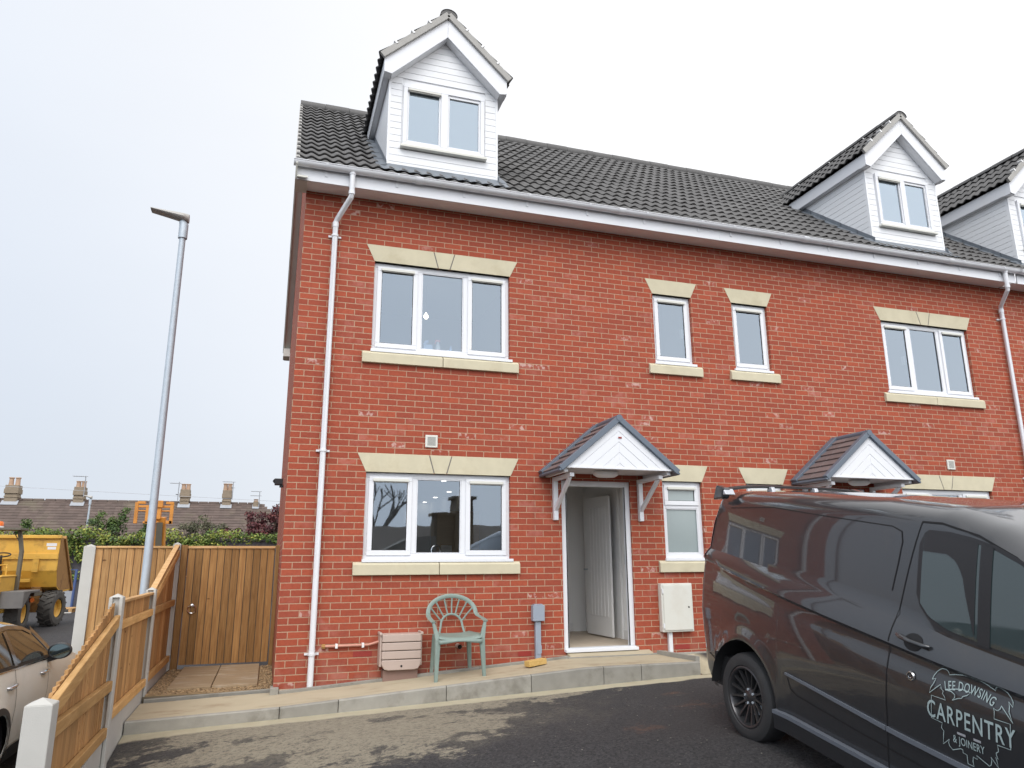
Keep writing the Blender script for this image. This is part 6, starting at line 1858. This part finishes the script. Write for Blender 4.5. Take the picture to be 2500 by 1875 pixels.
b = MB(); b.tube([(-6.15, 11.5, -.1), (-6.15, 11.5, .05), (-6.12, 11.6, .12), (-5.98, 11.6, .12), (-5.95, 11.5, .05), (-5.95, 11.5, -.1)], .02, 8); b.tube([(-6.05, 12.3, .30), (-5.9, 12.3, .24), (-5.87, 12.3, .0), (-5.95, 12.3, -.1)], .018, 8); b.build('grab_rail', 'yellow', dm)
b = MB()
for x in (-5.83, -7.0):
    d = 1 if x > -6 else -1
    b.beam((x, 12.0, -.5), (x + .0, 12.0, .46), .08, .11, (0, 1, 0)); b.beam((x, 12.0, .44), (x - d * .10, 12.0, .93), .08, .10, (0, 1, 0))
b.box(-7.0, -5.80, 11.6, 12.2, .93, .985); b.beam((-6.05, 12.0, .90), (-5.86, 12.0, .58), .02, .02, (0, 1, 0)); ro = b.build('roll_bar', 'olive', dm, bevel=.008)
b = MB(); b.lathe([(.09, .985), (.09, 1.03)], 16, Matrix.Translation((-6.34, 11.9, 0))); b.build('beacon_base', 'white', ro)
b = MB(); b.lathe([(.085, 1.03), (.085, 1.10), (.06, 1.14), (.001, 1.145)], 16, Matrix.Translation((-6.34, 11.9, 0))); b.build('beacon', 'amber', ro)

# ------------------------------------------------------------------ loader with raised fork carriage
ld_ = thing('telehandler', 'orange loader behind the fence with its empty fork carriage raised high', 'loader', (-3.6, 19.0, road_z(19)))
ly = 17.0; lz = road_z(17)
b = MB()
for x in (-4.22, -3.20): b.box(x - .05, x + .05, ly - .06, ly + .06, 1.36, 2.02)
b.box(-4.27, -3.15, ly - .05, ly + .05, 1.86, 1.93); b.box(-4.20, -3.98, ly - .07, ly + .07, 1.97, 2.05); b.box(-3.38, -3.16, ly - .07, ly + .07, 1.97, 2.05)
b.box(-4.22, -3.2, ly - .04, ly + .04, 1.74, 1.78); b.box(-3.95, -3.85, ly - .05, ly + .05, 1.36, 1.86); b.box(-4.0, -3.55, ly - .05, ly + .05, 1.37, 1.43); b.box(-3.34, -3.16, ly - .06, ly + .06, 1.36, 1.46)
b.build('fork_carriage', 'orange', ld_, bevel=.008)
b = MB(); b.box(-3.72, -3.50, ly - .10, ly + .15, 1.50, 2.02); b.box(-3.66, -3.46, ly - .14, ly - .06, 1.86, 2.08); b.build('carriage_bracket', 'orange', ld_, bevel=.01)
b = MB()
b.prism([(ly - .05, 1.55), (ly + .25, 1.60), (ly + .95, -.1), (ly + .95, -.45), (ly + .60, -.45)], 'x', -3.72, -3.36); b.build('boom', 'orange', ld_, bevel=.01)
b = MB(); b.prism([(ly - .075, 1.40), (ly - .052, 1.40), (ly + .55, -.35), (ly + .50, -.35)], 'x', -3.60, -3.42); b.build('lift_ram', 'olive', ld_)
b = MB(); b.box(-4.5, -2.9, ly + .5, ly + 4.2, lz + .45, lz + 1.1); b.build('chassis', 'orange', ld_, bevel=.03)
b = MB(); b.box(-4.45, -3.75, ly + 1.6, ly + 2.9, lz + 1.1, lz + 2.1); b.build('cab', 'black', ld_, bevel=.05)
for x in (-4.6, -2.8):
    for y in (ly + 1.0, ly + 3.6): twheel(ld_, x, y, .55, .36, lz)

# ------------------------------------------------------------------ oddments by the wall
b = MB(); b.box(-7.05, -6.52, 20.9, 20.95, road_z(21) + .06, -.62)
tag(b.build('board_panel', 'board', bevel=.004), 'plain grey board leaning upright beyond the dumper wheel', 'board')
b = MB(); b.tube([(-6.46, 20.6, road_z(20)), (-6.44, 20.6, -.05)], .045, 10); b.box(-6.62, -6.40, 20.57, 20.63, -.07, -.045)
tag(b.build('signpost', 'blue'), 'thin dark blue post between the dumper and the fence', 'post')
pt = thing('pallet', 'low timber pallet lying by the grey board behind the dumper', 'pallet', (-6.55, 19.6, road_z(19.6)))
b = MB()
for i in range(6): b.r = random.random(); b.box(-7.1 + .0, -6.1, 19.2 + i * .16, 19.31 + i * .16, road_z(19.6) + .11, road_z(19.6) + .135)
b.build('deck_board', 'railx', pt)
b = MB()
for x in (-7.05, -6.62, -6.18): b.box(x - .05, x + .05, 19.2, 20.1, road_z(19.6), road_z(19.6) + .109)
b.build('bearer', 'railx', pt)
b = MB(); b.tube([(-6.9, 18.6, road_z(18.6) + .05), (-6.5, 18.5, road_z(18.5) + .03), (-6.0, 18.55, road_z(18.5) + .03)], .03, 6)
tag(b.build('hose_length', 'post'), 'pale hose or pole lying on the ground in front of the pallet', 'pole')

# ------------------------------------------------------------------ across the road behind the viewer: what the glass and the van reflect
M['oppo'] = mat('brown_pantile', (.30, .255, .22), .8, var=.25, scale=3)
ob = thing('bungalow', 'low bungalow with broad stepped chimney, seen only reflected in the kitchen window', 'house', (9, -27, -2))
b = MB(); b.box(-3, 26, -31, -25, -2.6, .1); b.build('wall', 'oppo', ob)
b = MB(); b.prism([(-24.6, 0.), (-28, 1.95), (-31.4, 0.)], 'x', -3.3, 26.3); b.build('roof', 'oppo', ob)
b = MB(); b.box(7.2, 8.15, -26.4, -25.6, -1, 2.35); b.box(7.05, 8.14, -26.5, -25.5, 2.35, 2.5); b.box(8.15, 9.05, -26.6, -25.4, -1, 3.05); b.box(8.0, 9.2, -26.7, -25.3, 3.05, 3.2); b.build('chimney', 'chimney', ob)
gb = thing('outbuilding', 'small white gabled outbuilding, seen only as a reflection in the kitchen window', 'shed', (4.2, -24, -2))
b = MB(); b.prism([(3.9, -2.6), (6.6, -2.6), (6.6, 1.2), (5.4, 1.2), (3.9, .4)], 'y', -24, -22.5); b.build('wall', 'render', gb)
def bare_tree(label, x, y, z0, h, seed, leafy=0):
    random.seed(seed)
    t = thing('bare_tree' if not leafy else 'leafy_tree', label, 'tree', (x, y, z0))
    m = MB(); tips = []
    def grow(p, d, L, r, lv):
        q = p + d * L; mid = (p + q) / 2 + Vector((random.uniform(-1, 1), random.uniform(-1, 1), 0)) * L * .06
        m.tube([p, mid, q], [r, r * .85, r * .65], 6 if lv < 2 else 4, cap=False)
        if lv >= 4: tips.append(q); return
        for k in range(random.choice((2, 3, 3))):
            nd = (d + Vector((random.gauss(0, .42), random.gauss(0, .42), random.uniform(.0, .35)))).normalized()
            grow(q, nd, L * random.uniform(.62, .82), r * .62, lv + 1)
    grow(Vector((x, y, z0)), Vector((0, 0, 1)), h * .30, h * .024, 0)
    m.build('trunk', 'bark' if leafy else 'pale_bark', t)
    if leafy:
        b = MB(); leaves(b, [(q.x, q.y, q.z, .8, .8, .8) for q in tips], leafy, .16, .5); b.build('crown', 'dullgreen', t)
    return t
bare_tree('bare tree seen only as a reflection in the kitchen window', 5.0, -33, -2.2, 8.5, 5)
bare_tree('leafy tree seen only as a reflection in the van door glass', -17, -14.5, -2.2, 7.2, 11, 2600)
random.seed(3)

# ------------------------------------------------------------------ camera, sky and light
cam = bpy.data.cameras.new('camera'); co = bpy.data.objects.new('camera', cam); COL.objects.link(co)
yaw, pit, rol = R(17.892), R(13.600), R(-.278)
fw = Vector((math.sin(yaw) * math.cos(pit), math.cos(yaw) * math.cos(pit), math.sin(pit)))
rt = Vector((math.cos(yaw), -math.sin(yaw), 0)); upv = rt.cross(fw)
r2 = rt * math.cos(rol) + upv * math.sin(rol); u2 = -rt * math.sin(rol) + upv * math.cos(rol)
co.matrix_world = Matrix(((r2.x, u2.x, -fw.x, -.1317), (r2.y, u2.y, -fw.y, -8.891), (r2.z, u2.z, -fw.z, .1469), (0, 0, 0, 1)))
cam.sensor_fit = 'HORIZONTAL'; cam.sensor_width = 36; cam.lens = 36 * 1791.38 / 2500
cam.clip_start = .05; cam.clip_end = 3000
SC.camera = co
w = bpy.data.worlds.new('World'); SC.world = w; w.use_nodes = True
nt = w.node_tree; nt.nodes.clear()
class WN(NT):
    def __init__(s, t): s.t = t
k = WN(nt)
sky = k.n('ShaderNodeTexSky', sky_type='NISHITA'); sky.sun_disc = False
SUN_EL, SUN_ROT = R(48), R(205)
sky.sun_elevation = SUN_EL; sky.sun_rotation = SUN_ROT; sky.air_density = 1.; sky.dust_density = 3.
gen = k.n('ShaderNodeTexCoord').outputs['Generated']
x, y, z = k.xyz(gen)
# an even overcast layer, brighter to the right and overhead; fill brightness added behind the viewer for the house fronts
lum = k.m('ADD', 8.2, k.m('ADD', k.m('MULTIPLY', k.ss(x, -.35, .75), 2.6), k.m('MULTIPLY', k.ss(z, -.05, .6), 1.6)))
lum = k.m('ADD', lum, k.m('MULTIPLY', k.ss(y, .15, -.8), SKY_BACK_FILL))
cl = k.m('ADD', 1., k.m('MULTIPLY', k.m('SUBTRACT', k.noise(k.scale(gen, (1, 1, 2.2)), 1.6, 5), .5), .10))
lum = k.m('MULTIPLY', lum, cl)
tone = k.mix(k.ss(k.m('ADD', x, k.m('MULTIPLY', z, .7)), -.5, .8), (.83, .91, 1.03), (1., 1., 1.01))
cov = k.mix(1., tone, k.comb(lum, lum, lum), 'MULTIPLY')
mx = k.mix(.90, sky.outputs[0], cov)
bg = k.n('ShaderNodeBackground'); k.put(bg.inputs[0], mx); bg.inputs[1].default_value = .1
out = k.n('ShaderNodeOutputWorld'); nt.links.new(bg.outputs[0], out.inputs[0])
sd = bpy.data.lights.new('sun', 'SUN'); sd.energy = SUN_E; sd.angle = R(35); sd.color = (1, .96, .90)
so_ = bpy.data.objects.new('sun', sd); COL.objects.link(so_)
# sun_rotation is measured clockwise from +y
dirv = Vector((math.sin(SUN_ROT) * math.cos(SUN_EL), math.cos(SUN_ROT) * math.cos(SUN_EL), math.sin(SUN_EL)))
so_.rotation_euler = dirv.to_track_quat('Z', 'Y').to_euler(); so_.location = dirv * 50
SC.view_settings.view_transform = 'Standard'; SC.view_settings.look = 'None'
SC.view_settings.exposure = EXPO; SC.view_settings.gamma = 1
try: SC.view_settings.use_curve_mapping = False
except Exception: pass
SC.cycles.max_bounces = 7; SC.cycles.diffuse_bounces = 3; SC.cycles.glossy_bounces = 4; SC.cycles.transparent_max_bounces = 10; SC.cycles.transmission_bounces = 4
SC.cycles.caustics_reflective = False; SC.cycles.caustics_refractive = False
SC.cycles.use_denoising = True
